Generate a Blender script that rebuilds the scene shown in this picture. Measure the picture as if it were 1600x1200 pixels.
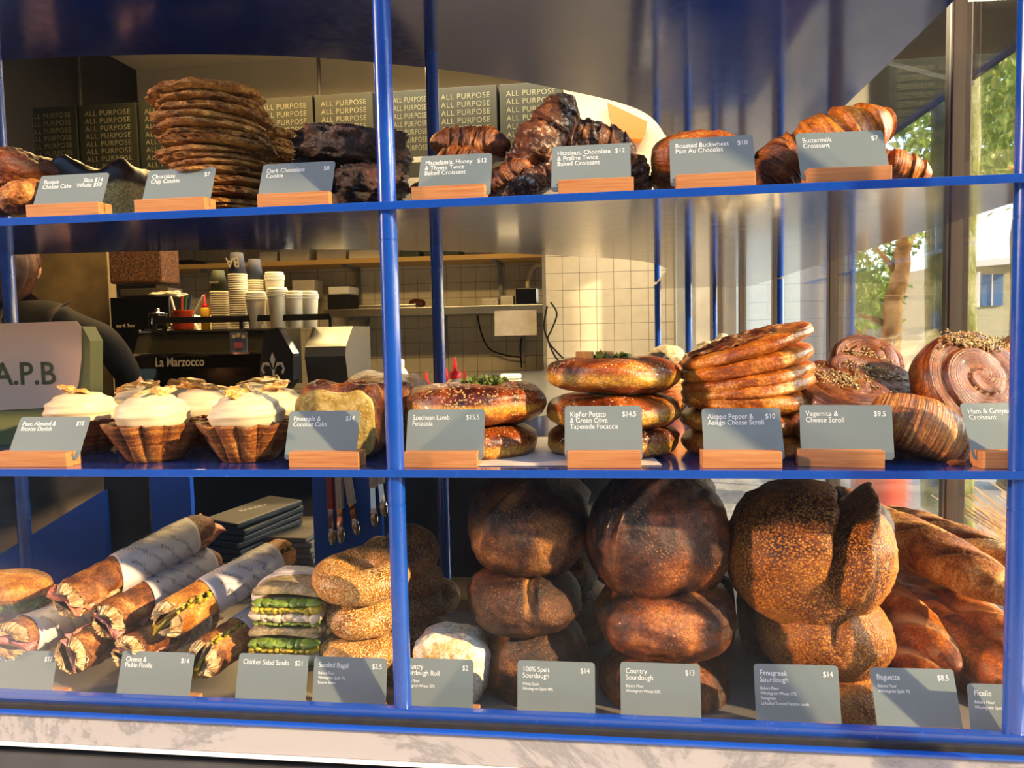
import bpy, bmesh, math, random
from mathutils import Vector, Matrix, noise, Euler
S = bpy.context.scene
for o in list(bpy.data.objects): bpy.data.objects.remove(o)
COL = S.collection
R = math.radians
PI = math.pi
# ---------------------------------------------------------------- camera
YAW, PITCH, ROLL, FPX, CD, CZ = 0.12924, 0.06629, -0.02103, 1206.3, 0.8428, 1.3565
FW = Vector((-math.sin(YAW)*math.cos(PITCH), math.cos(YAW)*math.cos(PITCH), -math.sin(PITCH)))
r0 = Vector((math.cos(YAW), math.sin(YAW), 0)); u0 = r0.cross(FW)
RT = math.cos(ROLL)*r0+math.sin(ROLL)*u0; UP = -math.sin(ROLL)*r0+math.cos(ROLL)*u0
CAM = Vector((0, -CD, CZ))
cd = bpy.data.cameras.new('camera'); co = bpy.data.objects.new('camera', cd); COL.objects.link(co)
cd.sensor_width = 36; cd.lens = 36*FPX/1600; cd.clip_start = .02; cd.clip_end = 300
m = Matrix((RT, UP, -FW)).transposed().to_4x4(); m.translation = CAM; co.matrix_world = m
S.camera = co
# ---------------------------------------------------------------- light
S.view_settings.view_transform = 'Standard'; S.view_settings.look = 'None'
S.view_settings.gamma = 1; S.view_settings.use_curve_mapping = False
S.view_settings.exposure = 0.2
W = bpy.data.worlds.new('sky'); S.world = W; W.use_nodes = True
wn = W.node_tree.nodes; wl = W.node_tree.links
sky = wn.new('ShaderNodeTexSky'); sky.sky_type = 'NISHITA'; sky.sun_disc = False
sky.sun_elevation = R(28); sky.sun_rotation = R(70); sky.dust_density = 1.2; sky.air_density = 1.1; sky.ozone_density = 2.5
bg = wn['Background']; wl.new(sky.outputs[0], bg.inputs[0]); bg.inputs[1].default_value = 0.68
def sun(name, frm, energy, col, ang):
    l = bpy.data.lights.new(name, 'SUN'); l.energy = energy; l.color = col; l.angle = R(ang)
    o = bpy.data.objects.new(name, l); COL.objects.link(o)
    o.rotation_euler = Vector(frm).to_track_quat('Z', 'Y').to_euler(); return o
sun('sun_evening', (1.0, -.36, .44), 13.0, (1.0, .68, .36), 1.2)
sun('sun_low_from_left', (-1.0, -.30, .28), 5.5, (1.0, .55, .30), 3)  # second sun lamp, added for warm light from the left; source unseen
def area(name, loc, to, size, power, col):
    l = bpy.data.lights.new(name, 'AREA'); l.shape = 'RECTANGLE'; l.size = size[0]; l.size_y = size[1]
    l.energy = power; l.color = col
    o = bpy.data.objects.new(name, l); COL.objects.link(o); o.location = loc
    o.rotation_euler = (Vector(loc)-Vector(to)).to_track_quat('Z', 'Y').to_euler(); return o
area('ceiling_lamp_coffee', (-1.2, 1.9, 2.85), (-1.2, 1.9, 0), (1.6, .25), 55, (1, .62, .22))
area('ceiling_lamp_kitchen', (-.3, 3.0, 2.85), (-.3, 3.3, 0), (2.0, .3), 66, (1, .82, .56))
area('ceiling_lamp_wall', (-1.9, 2.9, 2.85), (-1.9, 3.3, 0), (1.2, .3), 35, (1, .62, .24))
# ---------------------------------------------------------------- placing helpers
def ray(px, py): return FW+RT*((px-800)/FPX)-UP*((py-600)/FPX)
def at(px, py, Y):
    d = ray(px, py); return CAM+d*((Y-CAM.y)/d.y)
def onz(px, py, z):
    d = ray(px, py); return CAM+d*((z-CAM.z)/d.z)
def onx(px, py, X):
    d = ray(px, py); return CAM+d*((X-CAM.x)/d.x)
def sp(px, z, Y):
    n = RT-FW*((px-800)/FPX)          # plane through the column px
    return Vector((-(n.y*(Y-CAM.y)+n.z*(z-CAM.z))/n.x, Y, z))
def mpp(P): return (P-CAM).dot(FW)/FPX
# ---------------------------------------------------------------- materials
def lin(h):
    if isinstance(h, str):
        c = [int(h[i:i+2], 16)/255 for i in (0, 2, 4)]
        return tuple(x/12.92 if x <= .04045 else ((x+.055)/1.055)**2.4 for x in c)+(1,)
    return tuple(h)[:3]+(1,)
def warm(c):
    if isinstance(c, (int, float)): return c
    l = lin(c); k = max(0, 1-l[1]*2.2); return (l[0]*(1+.06*k), l[1]*(1+.12*k), l[2]*(1-.22*k))
class NT:
    def __init__(s, name):
        s.m = bpy.data.materials.new(name); s.m.use_nodes = True
        s.t = s.m.node_tree; s.n = s.t.nodes; s.b = s.n['Principled BSDF']; s.out = s.n['Material Output']
    def new(s, k, **kw):
        x = s.n.new('ShaderNode'+k)
        for a, b in kw.items(): setattr(x, a, b)
        return x
    def link(s, a, b): s.t.links.new(a, b)
    def coord(s, which='Object', scale=(1, 1, 1), rnd=True):
        tc = s.new('TexCoord'); mp = s.new('Mapping'); s.link(tc.outputs[which], mp.inputs[0])
        mp.inputs['Scale'].default_value = scale
        if rnd:
            oi = s.new('ObjectInfo'); mu = s.new('Math', operation='MULTIPLY'); mu.inputs[1].default_value = 7.3
            s.link(oi.outputs['Random'], mu.inputs[0]); s.link(mu.outputs[0], mp.inputs['Location'])
        return mp.outputs[0]
    def noise(s, v, sc, det=4, rough=.55, dist=0):
        x = s.new('TexNoise'); s.link(v, x.inputs['Vector']); x.inputs['Scale'].default_value = sc
        x.inputs['Detail'].default_value = det; x.inputs['Roughness'].default_value = rough
        x.inputs['Distortion'].default_value = dist; return x.outputs[0]
    def ramp(s, f, stops, interp='LINEAR'):
        x = s.new('ValToRGB'); s.link(f, x.inputs[0]); e = x.color_ramp.elements; x.color_ramp.interpolation = interp
        while len(e) < len(stops): e.new(.5)
        for q, (p, c) in zip(e, stops): q.position = p; q.color = lin(c) if not isinstance(c, (int, float)) else (c, c, c, 1)
        return x.outputs[0]
    def mix(s, f, a, b, mode='MIX'):
        x = s.new('Mix', data_type='RGBA', blend_type=mode)
        for i, v in ((0, f), (6, a), (7, b)):
            if isinstance(v, bpy.types.NodeSocket): s.link(v, x.inputs[i])
            elif i == 0: x.inputs[0].default_value = v
            else: x.inputs[i].default_value = lin(v)
        return x.outputs[2]
    def math(s, op, a, b=0):
        x = s.new('Math', operation=op)
        for i, v in ((0, a), (1, b)):
            if isinstance(v, bpy.types.NodeSocket): s.link(v, x.inputs[i])
            else: x.inputs[i].default_value = v
        return x.outputs[0]
    def bump(s, h, st, dist=.001, prev=None):
        x = s.new('Bump'); s.link(h, x.inputs['Height']); x.inputs['Strength'].default_value = st; x.inputs['Distance'].default_value = dist
        if prev: s.link(prev, x.inputs['Normal'])
        return x.outputs[0]
    def fin(s, col=None, rough=.5, spec=.5, nrm=None, metal=0, coat=0, emit=None, es=0, sub=0):
        b = s.b
        if isinstance(col, bpy.types.NodeSocket): s.link(col, b.inputs['Base Color'])
        elif col: b.inputs['Base Color'].default_value = lin(col)
        if isinstance(rough, bpy.types.NodeSocket): s.link(rough, b.inputs['Roughness'])
        else: b.inputs['Roughness'].default_value = rough
        b.inputs['Specular IOR Level'].default_value = spec; b.inputs['Metallic'].default_value = metal
        b.inputs['Coat Weight'].default_value = coat; b.inputs['Coat Roughness'].default_value = .08
        if nrm: s.link(nrm, b.inputs['Normal'])
        if emit: b.inputs['Emission Color'].default_value = lin(emit); b.inputs['Emission Strength'].default_value = es
        if sub:
            b.inputs['Subsurface Weight'].default_value = sub; b.inputs['Subsurface Radius'].default_value = (.004, .002, .001)
            b.inputs['Subsurface Scale'].default_value = 1
        return s.m
def plain(name, col, rough=.5, spec=.5, metal=0, coat=0, emit=None, es=0, var=.12, vs=30, bump=0):
    n = NT(name); v = n.coord()
    f = n.noise(v, vs, 4)
    c = n.mix(var, col, n.mix(1, col, n.ramp(f, [(.3, .25), (.7, 1.0)]), 'MULTIPLY'))
    return n.fin(c, rough, spec, n.bump(n.noise(v, vs*8, 5), bump, .0005) if bump else None, metal, coat, emit, es)
def crust(name, stops, sc=28, det=7, rough=.42, spec=.45, b1=.5, b1s=120, b1d=.0012, seeds=None, band=None, dust=None, streak=None, coat=0, blister=None, ear=None, speck=(.55, 1.5)):
    """baked dough: mottled browning, fine bump, optional seeds, pale waist band, flour patches or lamination streaks"""
    n = NT(name); v = n.coord()
    f = n.noise(v, sc, det, .62, .4)
    if streak:
        u = n.coord('UV', streak[0]); sf = n.noise(u, 1, 5, .6, .25)
        f = n.math('ADD', n.math('MULTIPLY', f, 1-streak[1]), n.math('MULTIPLY', sf, streak[1]))
    c = n.ramp(f, [(.5+(p-.5)*.62, warm(q)) for p, q in stops])
    if band:                      # (low z, high z, colour) of a pale waist in object space
        sx = n.new('SeparateXYZ'); tc = n.new('TexCoord'); n.link(tc.outputs['Object'], sx.inputs[0])
        z = n.math('ADD', sx.outputs[2], n.math('MULTIPLY', n.math('SUBTRACT', n.noise(v, 45, 4), .5), band[3]))
        mr = n.new('MapRange', interpolation_type='SMOOTHSTEP'); n.link(z, mr.inputs[0]); mr.inputs[1].default_value = band[0]; mr.inputs[2].default_value = band[0]+band[4]
        mr2 = n.new('MapRange', interpolation_type='SMOOTHSTEP'); n.link(z, mr2.inputs[0]); mr2.inputs[1].default_value = band[1]; mr2.inputs[2].default_value = band[1]-band[4]
        k = n.math('MULTIPLY', mr.outputs[0], mr2.outputs[0])
        c = n.mix(k, c, n.mix(n.noise(v, 90, 4), band[2], band[5] if len(band) > 5 else band[2]))
    sk = n.ramp(n.noise(v, 330, 3, .6), [(.34, speck[0]), (.5, .85), (.68, speck[1])]) if speck else None
    if speck: c = n.mix(1, c, sk, 'MULTIPLY')
    h = n.noise(v, b1s, 6, .65)
    nr = n.bump(h, b1, b1d*2.5)
    if streak: nr = n.bump(sf, streak[2], .003, nr)
    if blister:
        vo = n.new('TexVoronoi'); n.link(v, vo.inputs[0]); vo.inputs['Scale'].default_value = blister[0]
        k = n.ramp(vo.outputs['Distance'], [(0, 1.0), (.35, 0.0)])
        k = n.math('MULTIPLY', k, n.ramp(n.noise(v, sc*1.3, 3), [(.45, 0.0), (.6, 1.0)]))
        c = n.mix(n.math('MULTIPLY', k, blister[2]), c, blister[1]); nr = n.bump(k, .6, .0012, nr)
    if ear:                       # pale torn crumb inside slashes; darker tone for fenugreek and floury baguettes
        um = n.new('UVMap', uv_map='ear'); sx = n.new('SeparateXYZ'); n.link(um.outputs[0], sx.inputs[0])
        k = n.math('MULTIPLY', sx.outputs[0], n.ramp(n.noise(v, 55, 5), [(.32, .35), (.5, 1.0)]))
        c = n.mix(n.math('MULTIPLY', k, ear[1]), c, ear[0])
    if seeds:                     # (scale, colour a, colour b, coverage)
        vo = n.new('TexVoronoi'); n.link(v, vo.inputs[0]); vo.inputs['Scale'].default_value = seeds[0]; vo.inputs['Randomness'].default_value = .9
        ss = n.new('SeparateColor'); n.link(vo.outputs['Color'], ss.inputs[0])
        keep = n.math('LESS_THAN', n.math('ADD', ss.outputs[0], n.math('MULTIPLY', n.math('SUBTRACT', n.noise(v, 22, 3), .5), 1.6)), seeds[3])
        k = n.math('MULTIPLY', n.ramp(vo.outputs['Distance'], [(.40, 1.0), (.58, 0.0)]), keep)
        c = n.mix(k, c, n.mix(ss.outputs[1], seeds[1], seeds[2])); nr = n.bump(k, .9, .0012, nr)
    if dust:                      # (colour, scale, threshold, strength)
        k = n.math('MULTIPLY', n.ramp(n.math('ADD', n.math('MULTIPLY', n.noise(v, dust[1], 6, .7), .6), n.math('MULTIPLY', n.noise(v, dust[1]*9, 3), .4)), [(dust[2], 0.0), (dust[2]+.1, 1.0)]), dust[3])
        c = n.mix(k, c, dust[0])
    return n.fin(c, rough, spec, nr, 0, coat)
M = {}
def enamel(name, col, rough=.10, spec=.55, coat=.6):
    n = NT(name); v = n.coord(rnd=False)
    f = n.noise(v, 9, 5, .6)
    c = n.mix(.25, col, n.mix(1, col, n.ramp(f, [(.3, .45), (.7, 1.0)]), 'MULTIPLY'))
    r = n.ramp(n.noise(v, 60, 5), [(.35, rough), (.75, rough+.10)])
    return n.fin(c, r, spec, n.bump(n.noise(v, 14, 2), .12, .0015), 0, coat)
M['blue'] = enamel('blue_enamel_shaded', (.003, .022, .16))  # shade of the plate undersides put into the colour, darker than their edges
M['blue_edge'] = enamel('blue_enamel_edge', (.004, .065, .42), .2)  # brighter copy of the plate enamel for the front edges
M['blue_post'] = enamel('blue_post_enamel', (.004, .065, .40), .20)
M['blue_panel'] = plain('blue_panel_paint', (.008, .14, .85), .4, .4)
M['grey_metal'] = plain('brushed_aluminium', '8a8f94', .35, .5, .6)
M['brown_frame'] = plain('bronze_anodised_frame', '4c443f', .4, .5, .2)
M['card'] = plain('grey_card', '6f7d80', .55, .35, var=.08, vs=12)
M['ink'] = plain('white_ink', 'dfe6e6', .6, .2, var=0)
def wood(name, a, b, sc=(1, 14, 40), rough=.45):
    n = NT(name); v = n.coord('Object', sc)
    f = n.noise(v, 14, 5, .6, .5); g = n.noise(v, 60, 3)
    return n.fin(n.mix(n.math('MULTIPLY', g, .5), n.ramp(f, [(.3, a), (.7, b)]), a), rough, .4, n.bump(g, .15, .0005))
M['beech'] = wood('beech_wood', 'a8683a', 'd09a62')
M['shelfwood'] = wood('pale_board', 'b08a4c', 'd4b06c')
def marble(name):
    n = NT(name); v = n.coord(rnd=False)
    f = n.noise(v, 2.2, 9, .7, 1.6)
    c = n.ramp(f, [(.0, '8a8c8f'), (.45, '949698'), (.495, '777a7e'), (.53, '96989a'), (1, '9c9d9e')])
    return n.fin(c, .25, .5)
M['marble'] = marble('white_marble')
def tiles(name, size, tile, grout, rough=.25):
    n = NT(name); v = n.coord('UV', (1/size, 1/size, 1), False)
    br = n.new('TexBrick', offset=0, squash=1); n.link(v, br.inputs['Vector'])
    for k, c in (('Color1', tile), ('Color2', tile), ('Mortar', grout)): br.inputs[k].default_value = lin(c)
    br.inputs['Scale'].default_value = 1; br.inputs['Mortar Size'].default_value = .018; br.inputs['Brick Width'].default_value = 1; br.inputs['Row Height'].default_value = 1
    br.inputs['Mortar Smooth'].default_value = .2
    c = n.mix(.15, br.outputs[0], n.noise(v, 1.7, 2))
    return n.fin(c, rough, .5, n.bump(n.math('SUBTRACT', 1, br.outputs[1]), .3, .002))
M['tile'] = tiles('white_wall_tile', .1, 'cfc6b2', '6e675b')
M['plaster'] = plain('tan_plaster', '9a8560', .8, .2, var=.8, vs=5, bump=.2)
M['cream'] = plain('cream_wall_paint', 'ddd3bc', .7, .3, var=.1, vs=3)
M['dark'] = plain('dark_paint', '17171a', .5, .4)
M['concrete'] = plain('dark_concrete', '4b4a4a', .8, .25, var=.7, vs=9, bump=.2)
M['floor'] = plain('grey_floor', '5a5754', .6, .3, var=.4, vs=4)
M['steel'] = plain('stainless_steel', 'b9b9b6', .28, .5, 1, var=.1)
M['chrome'] = plain('polished_chrome', 'd8d4cc', .06, .5, 1, var=0)
M['black'] = plain('black_gloss', '0c0b0b', .18, .5)
M['blackmat'] = plain('black_matt', '121112', .6, .3)
M['rubber'] = plain('black_rubber_gasket', '26282a', .75, .3, var=.5, vs=60, bump=.4)
M['greybase'] = plain('dark_grey_cladding', '42474c', .6, .3, var=.5, vs=9)
def glassmat(name, tint, k):
    n = NT(name); n.n.remove(n.b)
    tr = n.new('BsdfTransparent'); tr.inputs[0].default_value = tint
    gl = n.new('BsdfGlossy'); gl.inputs['Roughness'].default_value = .02
    fr = n.new('Fresnel'); fr.inputs[0].default_value = 1.45
    mx = n.new('MixShader'); n.link(n.math('MULTIPLY', fr.outputs[0], k), mx.inputs[0]); n.link(tr.outputs[0], mx.inputs[1]); n.link(gl.outputs[0], mx.inputs[2])
    n.link(mx.outputs[0], n.out.inputs[0]); return n.m
M['glass'] = glassmat('window_glass', (.975, .985, .98, 1), .22)
M['sideglass'] = glassmat('side_window_glass', (.95, .97, .97, 1), .6)
M['clear'] = glassmat('clear_plastic', (.9, .9, .88, 1), 1.4)
# ---------------------------------------------------------------- object helpers
def tag(o, label=None, cat=None, group=None, kind=None):
    if label: o['label'] = label
    if cat: o['category'] = cat
    if group: o['group'] = group
    if kind: o['kind'] = kind
    return o
def thing(name, label, cat, loc=(0, 0, 0), rot=(0, 0, 0), group=None):
    o = bpy.data.objects.new(name, None); COL.objects.link(o); o.location = loc; o.rotation_euler = rot
    o.empty_display_size = .02
    return tag(o, label, cat, group)
def link(name, me, mat, parent=None, loc=(0, 0, 0), rot=(0, 0, 0), smooth=True):
    o = bpy.data.objects.new(name, me); COL.objects.link(o)
    if mat is not None:
        for mm in (mat if isinstance(mat, (list, tuple)) else [mat]): me.materials.append(M[mm] if isinstance(mm, str) else mm)
    o.parent = parent; o.location = loc; o.rotation_euler = rot
    if smooth and len(me.polygons): me.polygons.foreach_set('use_smooth', [True]*len(me.polygons))
    return o
def mesh(vs, fs, uvs=None, ear=None):
    me = bpy.data.meshes.new('m'); me.from_pydata([tuple(v) for v in vs], [], fs); me.update()
    if uvs:
        l = me.uv_layers.new(name='UVMap')
        for i, lp in enumerate(me.loops): l.data[i].uv = uvs[lp.vertex_index]
    if ear:
        l = me.uv_layers.new(name='ear')
        for i, lp in enumerate(me.loops): l.data[i].uv = (ear[lp.vertex_index], 0)
    return me
def dup(root, loc=None, rot=None, label=None, scale=None):
    r = root.copy(); COL.objects.link(r)
    if loc is not None: r.location = loc
    if rot is not None: r.rotation_euler = rot
    if scale is not None: r.scale = scale if hasattr(scale, '__len__') else (scale,)*3
    if label: r['label'] = label
    for ch in list(root.children):
        c = ch.copy(); COL.objects.link(c); c.parent = r
        for g in list(ch.children):
            d = g.copy(); COL.objects.link(d); d.parent = c
    return r
class MB:
    """collects boxes, tubes and sheets into one mesh"""
    def __init__(s): s.v = []; s.f = []; s.u = []
    def add(s, vs, fs, us=None):
        k = len(s.v); s.v += [Vector(v) for v in vs]; s.f += [tuple(i+k for i in f) for f in fs]
        s.u += us if us else [(0, 0)]*len(vs); return s
    def box(s, a, b, bev=0, mat=None):
        a = Vector(a); b = Vector(b)
        bm = bmesh.new(); bmesh.ops.create_cube(bm, size=1)
        for v in bm.verts: v.co = Vector(((a[i]+b[i])/2+v.co[i]*abs(b[i]-a[i]) for i in range(3)))
        if bev: bmesh.ops.bevel(bm, geom=bm.edges[:], offset=bev, segments=2, affect='EDGES', profile=.6)
        if mat is not None: bm.transform(mat)
        bm.verts.index_update()
        s.add([v.co.copy() for v in bm.verts], [[v.index for v in f.verts] for f in bm.faces]); bm.free(); return s
    def tube(s, pts, rad, n=12, cap=True):
        pts = [Vector(p) for p in pts]; k = len(s.v); m_ = len(pts)
        rad = rad if hasattr(rad, '__len__') else [rad]*m_
        nx = None; vs = []; us = []; L = 0
        for i, p in enumerate(pts):
            t = (pts[min(i+1, m_-1)]-pts[max(i-1, 0)]).normalized()
            if nx is None: nx = t.orthogonal().normalized()
            nx = (nx-t*nx.dot(t)).normalized(); ny = t.cross(nx)
            if i: L += (p-pts[i-1]).length
            for j in range(n):
                a = 2*PI*j/n; vs.append(p+(nx*math.cos(a)+ny*math.sin(a))*rad[i]); us.append((j/n, L))
        fs = [(i*n+j, i*n+(j+1) % n, (i+1)*n+(j+1) % n, (i+1)*n+j) for i in range(m_-1) for j in range(n)]
        if cap: fs += [tuple(range(n))[::-1], tuple((m_-1)*n+j for j in range(n))]
        return s.add(vs, fs, us)
    def lathe(s, prof, n=32, c=(0, 0, 0), axis='Z'):
        vs = []; us = []
        for i, (r_, z) in enumerate(prof):
            for j in range(n):
                a = 2*PI*j/n; q = (r_*math.cos(a), r_*math.sin(a), z)
                if axis == 'Y': q = (q[0], q[2], q[1])
                vs.append(Vector(c)+Vector(q)); us.append((j/n, i/len(prof)))
        fs = [(i*n+j, i*n+(j+1) % n, (i+1)*n+(j+1) % n, (i+1)*n+j) for i in range(len(prof)-1) for j in range(n)]
        fs += [tuple(range(n))[::-1], tuple((len(prof)-1)*n+j for j in range(n))]
        return s.add(vs, fs, us)
    def build(s, name, mat, parent=None, loc=(0, 0, 0), rot=(0, 0, 0), smooth=False, auto=False):
        o = link(name, mesh(s.v, s.f, s.u), mat, parent, loc, rot, smooth)
        if auto: shade(o)
        return o
def shade(o, ang=35):
    me = o.data; me.polygons.foreach_set('use_smooth', [True]*len(me.polygons))
    bm = bmesh.new(); bm.from_mesh(me)
    for e in bm.edges:
        if len(e.link_faces) == 2: e.smooth = e.calc_face_angle(0) < R(ang)
    bm.to_mesh(me); bm.free(); return o
def struct(name, mb, mat, **k): return tag(mb.build(name, mat, **k), kind='structure')
def one(name, mb, mat, label, cat, group=None, loc=(0, 0, 0), rot=(0, 0, 0), smooth=False, auto=False, kind=None):
    return tag(mb.build(name, mat, None, loc, rot, smooth, auto), label, cat, group, kind)
FONT = None
def textmesh(txt, size, align='LEFT', ext=0, sx=1.0, lsp=1.0, sp_=1.0, bold=0):
    sx *= .86
    cu = bpy.data.curves.new('t', 'FONT'); cu.body = txt; cu.size = size; cu.align_x = align; cu.extrude = ext; cu.space_line = lsp; cu.space_character = sp_
    cu.resolution_u = 3; cu.offset = bold
    o = bpy.data.objects.new('t', cu); COL.objects.link(o); bpy.context.view_layer.update()
    me = bpy.data.meshes.new_from_object(o.evaluated_get(bpy.context.evaluated_depsgraph_get()))
    bpy.data.objects.remove(o)
    for v in me.vertices: v.co.x *= sx
    return me
def joinmesh(mes_xf):
    mb = MB()
    for me, xf in mes_xf:
        mb.add([xf @ v.co for v in me.vertices], [list(p.vertices) for p in me.polygons])
    return mb
def nz(p, f, seed=0): return noise.noise(Vector(p)*f+Vector((seed*3.1, seed*1.7, seed*.9)))
def fr(p, f, seed=0, oc=4): return noise.fractal(Vector(p)*f+Vector((seed*3.1, seed*1.7, seed*.9)), .6, 2.1, oc)
EAR = [0.0]
def sphere_mesh(fn, nu=64, nv=36):
    """fn(unit vector, theta, phi) -> point; closed surface with UV"""
    vs = []; us = []; ears = []
    for i in range(nv+1):
        ph = PI*i/nv
        for j in range(nu+1):
            th = 2*PI*(j % nu)/nu
            n_ = Vector((math.sin(ph)*math.cos(th), math.sin(ph)*math.sin(th), math.cos(ph)))
            EAR[0] = 0.0; vs.append(fn(n_, th, ph)); us.append((j/nu, i/nv)); ears.append(EAR[0])
    fs = [(i*(nu+1)+j, (i+1)*(nu+1)+j, (i+1)*(nu+1)+j+1, i*(nu+1)+j+1) for i in range(nv) for j in range(nu)]
    me = mesh(vs, fs, us, ears); bm = bmesh.new(); bm.from_mesh(me)
    bmesh.ops.remove_doubles(bm, verts=bm.verts, dist=1e-6); bmesh.ops.recalc_face_normals(bm, faces=bm.faces)
    bm.to_mesh(me); bm.free(); return me
def spow(x, e): return math.copysign(abs(x)**e, x)
def blobmesh(rx, ry, rz, seed=0, amp=.05, freq=3.0, ex=1.0, ez=1.0, flat=None, fine=0, ffreq=14, crease=None, nu=64, nv=36):
    """rounded body; ex/ez <1 makes it boxier; flat cuts the base; crease=(angle, x offset, width, depth) cuts a slash over the top"""
    def fn(n_, th, ph):
        k = 1+amp*fr(n_, freq*.5, seed)+(fine*fr(n_, ffreq*.5, seed+5) if fine else 0)
        sp_h = math.sin(ph); q = Vector((spow(math.cos(th), ex)*spow(sp_h, ez), spow(math.sin(th), ex)*spow(sp_h, ez), spow(math.cos(ph), ez)))
        q *= k
        if crease:
            for (a, off, w, dp) in crease:
                d = q.x*math.sin(a)-q.y*math.cos(a)-off+.08*nz(q, 2.5, seed)
                g = max(0, q.z+.25); EAR[0] = max(EAR[0], math.exp(-((d+w*.15)/(w*.75))**2)*min(1, g*1.6))
                q = q*(1-dp*math.exp(-(d/w)**2)*min(1, g*1.6)+dp*.6*math.exp(-((d-2.2*w)/(1.3*w))**2)*min(1, g*1.6))
        if flat is not None and q.z < -flat: q.z = -flat+(q.z+flat)*.15
        return Vector((q.x*rx, q.y*ry, q.z*rz))
    return sphere_mesh(fn, nu, nv)
# ================================================================ THE SETTING
CT = .8845
ZB, ZM, ZU, ZT = .895, 1.204, 1.504, 1.804          # deck and the tops of the three plates
def slab(name, outline, z0, z1, mat, bev=0, label=None, cat=None, kind=None, parent=None):
    bm = bmesh.new(); f = bm.faces.new([bm.verts.new((x, y, z0)) for x, y in outline])
    r = bmesh.ops.extrude_face_region(bm, geom=[f])
    for v in [g for g in r['geom'] if isinstance(g, bmesh.types.BMVert)]: v.co.z = z1
    bmesh.ops.recalc_face_normals(bm, faces=bm.faces)
    if bev: bmesh.ops.bevel(bm, geom=[e for e in bm.edges if e.calc_face_angle(0) > 1], offset=bev, segments=2, affect='EDGES')
    me = bpy.data.meshes.new(name); bm.to_mesh(me); bm.free()
    o = link(name, me, mat, parent, smooth=False); return tag(o, label, cat, None, kind)
def uvwall(name, a, b, z0, z1, mat, th=.08, kind='structure'):
    """vertical wall between plan points a and b, real thickness, UV in metres"""
    a = Vector((a[0], a[1])); b = Vector((b[0], b[1])); d = (b-a); L = d.length; d /= L; n = Vector((-d.y, d.x))*th
    vs = []; us = []
    for q in (a, b, b+n, a+n):
        for z in (z0, z1): vs.append((q.x, q.y, z)); us.append(((q-a).dot(d), z))
    fs = [(0, 2, 3, 1), (2, 4, 5, 3), (4, 6, 7, 5), (6, 0, 1, 7), (1, 3, 5, 7), (0, 6, 4, 2)]
    o = link(name, mesh(vs, fs, us), mat, smooth=False); return tag(o, kind=kind)
XR = .47
BACK = [(-1.3, .27), (-.93, .28), (-.70, .30), (-.50, .345), (-.33, .42), (-.20, .50), (-.08, .60), (.02, .70), (.08, .80), (.12, .95), (.135, 1.1), (.14, 1.85)]
def curve(pts, k=6):
    out = []
    for i in range(len(pts)-1):
        p0 = Vector(pts[max(i-1, 0)]); p1 = Vector(pts[i]); p2 = Vector(pts[i+1]); p3 = Vector(pts[min(i+2, len(pts)-1)])
        for j in range(k):
            t = j/k; q = .5*((2*p1)+(p2-p0)*t+(2*p0-5*p1+4*p2-p3)*t*t+(3*p1-p0-3*p2+p3)*t**3); out.append((q.x, q.y))
    return out+[tuple(pts[-1])]
OUT = [(-1.3, 0), (XR, 0), (XR, 1.85)]+curve(BACK)[::-1]
plabels = {ZM: 'middle blue enamel shelf plate carrying tarts, focaccia and scrolls', ZU: 'upper blue enamel shelf plate carrying cookies and croissants', ZT: 'topmost dark blue glossy plate seen only from below'}
for z in (ZM, ZU, ZT):
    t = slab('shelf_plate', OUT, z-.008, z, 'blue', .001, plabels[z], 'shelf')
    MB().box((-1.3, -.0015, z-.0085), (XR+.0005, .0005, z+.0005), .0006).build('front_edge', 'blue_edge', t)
# marble counter and the base of the case
slab('marble_counter', [(-1.3, .03), (.79, .03), (.79, 3.3), (.16, 3.3), (.16, 1.1), (.0, .56), (-1.3, .56)], .850, CT, 'marble', .002, 'white veined marble counter under the whole pastry case', 'counter')
struct('wall_counter_front', MB().box((-1.5, -.006, 0), (.76, .03, .849)), 'greybase')
struct('trim_6', MB().box((-1.5, -.014, .8635), (.80, -.0005, .8675)), plain('white_trim', 'e4e4e2', .4))
one('counter_ledge', MB().box((-1.5, -.012, .868), (.80, -.0005, .9035), .0015), 'marble', 'narrow white marble strip along the bottom of the window', 'ledge')
struct('trim_4', MB().box((-1.5, -.016, .9040), (XR+.03, -.0085, .9080), .001), 'blue_post')
struct('trim_5', MB().box((-1.5, -.0075, .9040), (XR+.03, -.0003, .915), .002), 'rubber')
one('front_rail', MB().box((-1.3, .0, CT+.0005), (XR, .012, .9235), .0015), 'blue_edge', 'blue enamel rail along the front of the lowest tray', 'rail')
one('display_tray', MB().box((-1.3, .0125, CT+.0005), (XR-.01, .40, ZB), .001), plain('grey_tray_steel', '8b8680', .42, .5, .25, vs=6, var=.4), 'grey metal tray under the loaves and filled rolls', 'tray')
# front posts and rear posts
def post(px, Y, r, label, py=500):
    P = at(px, py, Y); mb = MB()
    for a, b in ((.90, ZM-.008), (ZM, ZU-.008), (ZU, ZT-.008)):
        mb.lathe([(r, a), (r, b-.0345), (r*.94, b-.034), (r*.94, b-.0325), (r, b-.032), (r, b)], 20, (P.x, P.y, 0))
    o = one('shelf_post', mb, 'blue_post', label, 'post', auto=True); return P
post(611, .012, .0102, 'nearest round blue post left of centre, by the loaf cake')
post(1597, .012, .0102, 'round blue front post at the right edge of the case')
post(685, .372, .0100, 'round blue post behind the sesame lamb focaccia')
post(14, .262, .0100, 'round blue post behind the pale branded box at far left', 450)
post(1076, 1.44, .0100, 'slim blue post behind the left end of the tall scroll stack')
post(1219, 1.50, .0100, 'slim blue post rising behind the tall scroll stack')
post(1028, 1.60, .0100, 'dark blue post in front of the white tiles, behind the tall focaccia')
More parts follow.
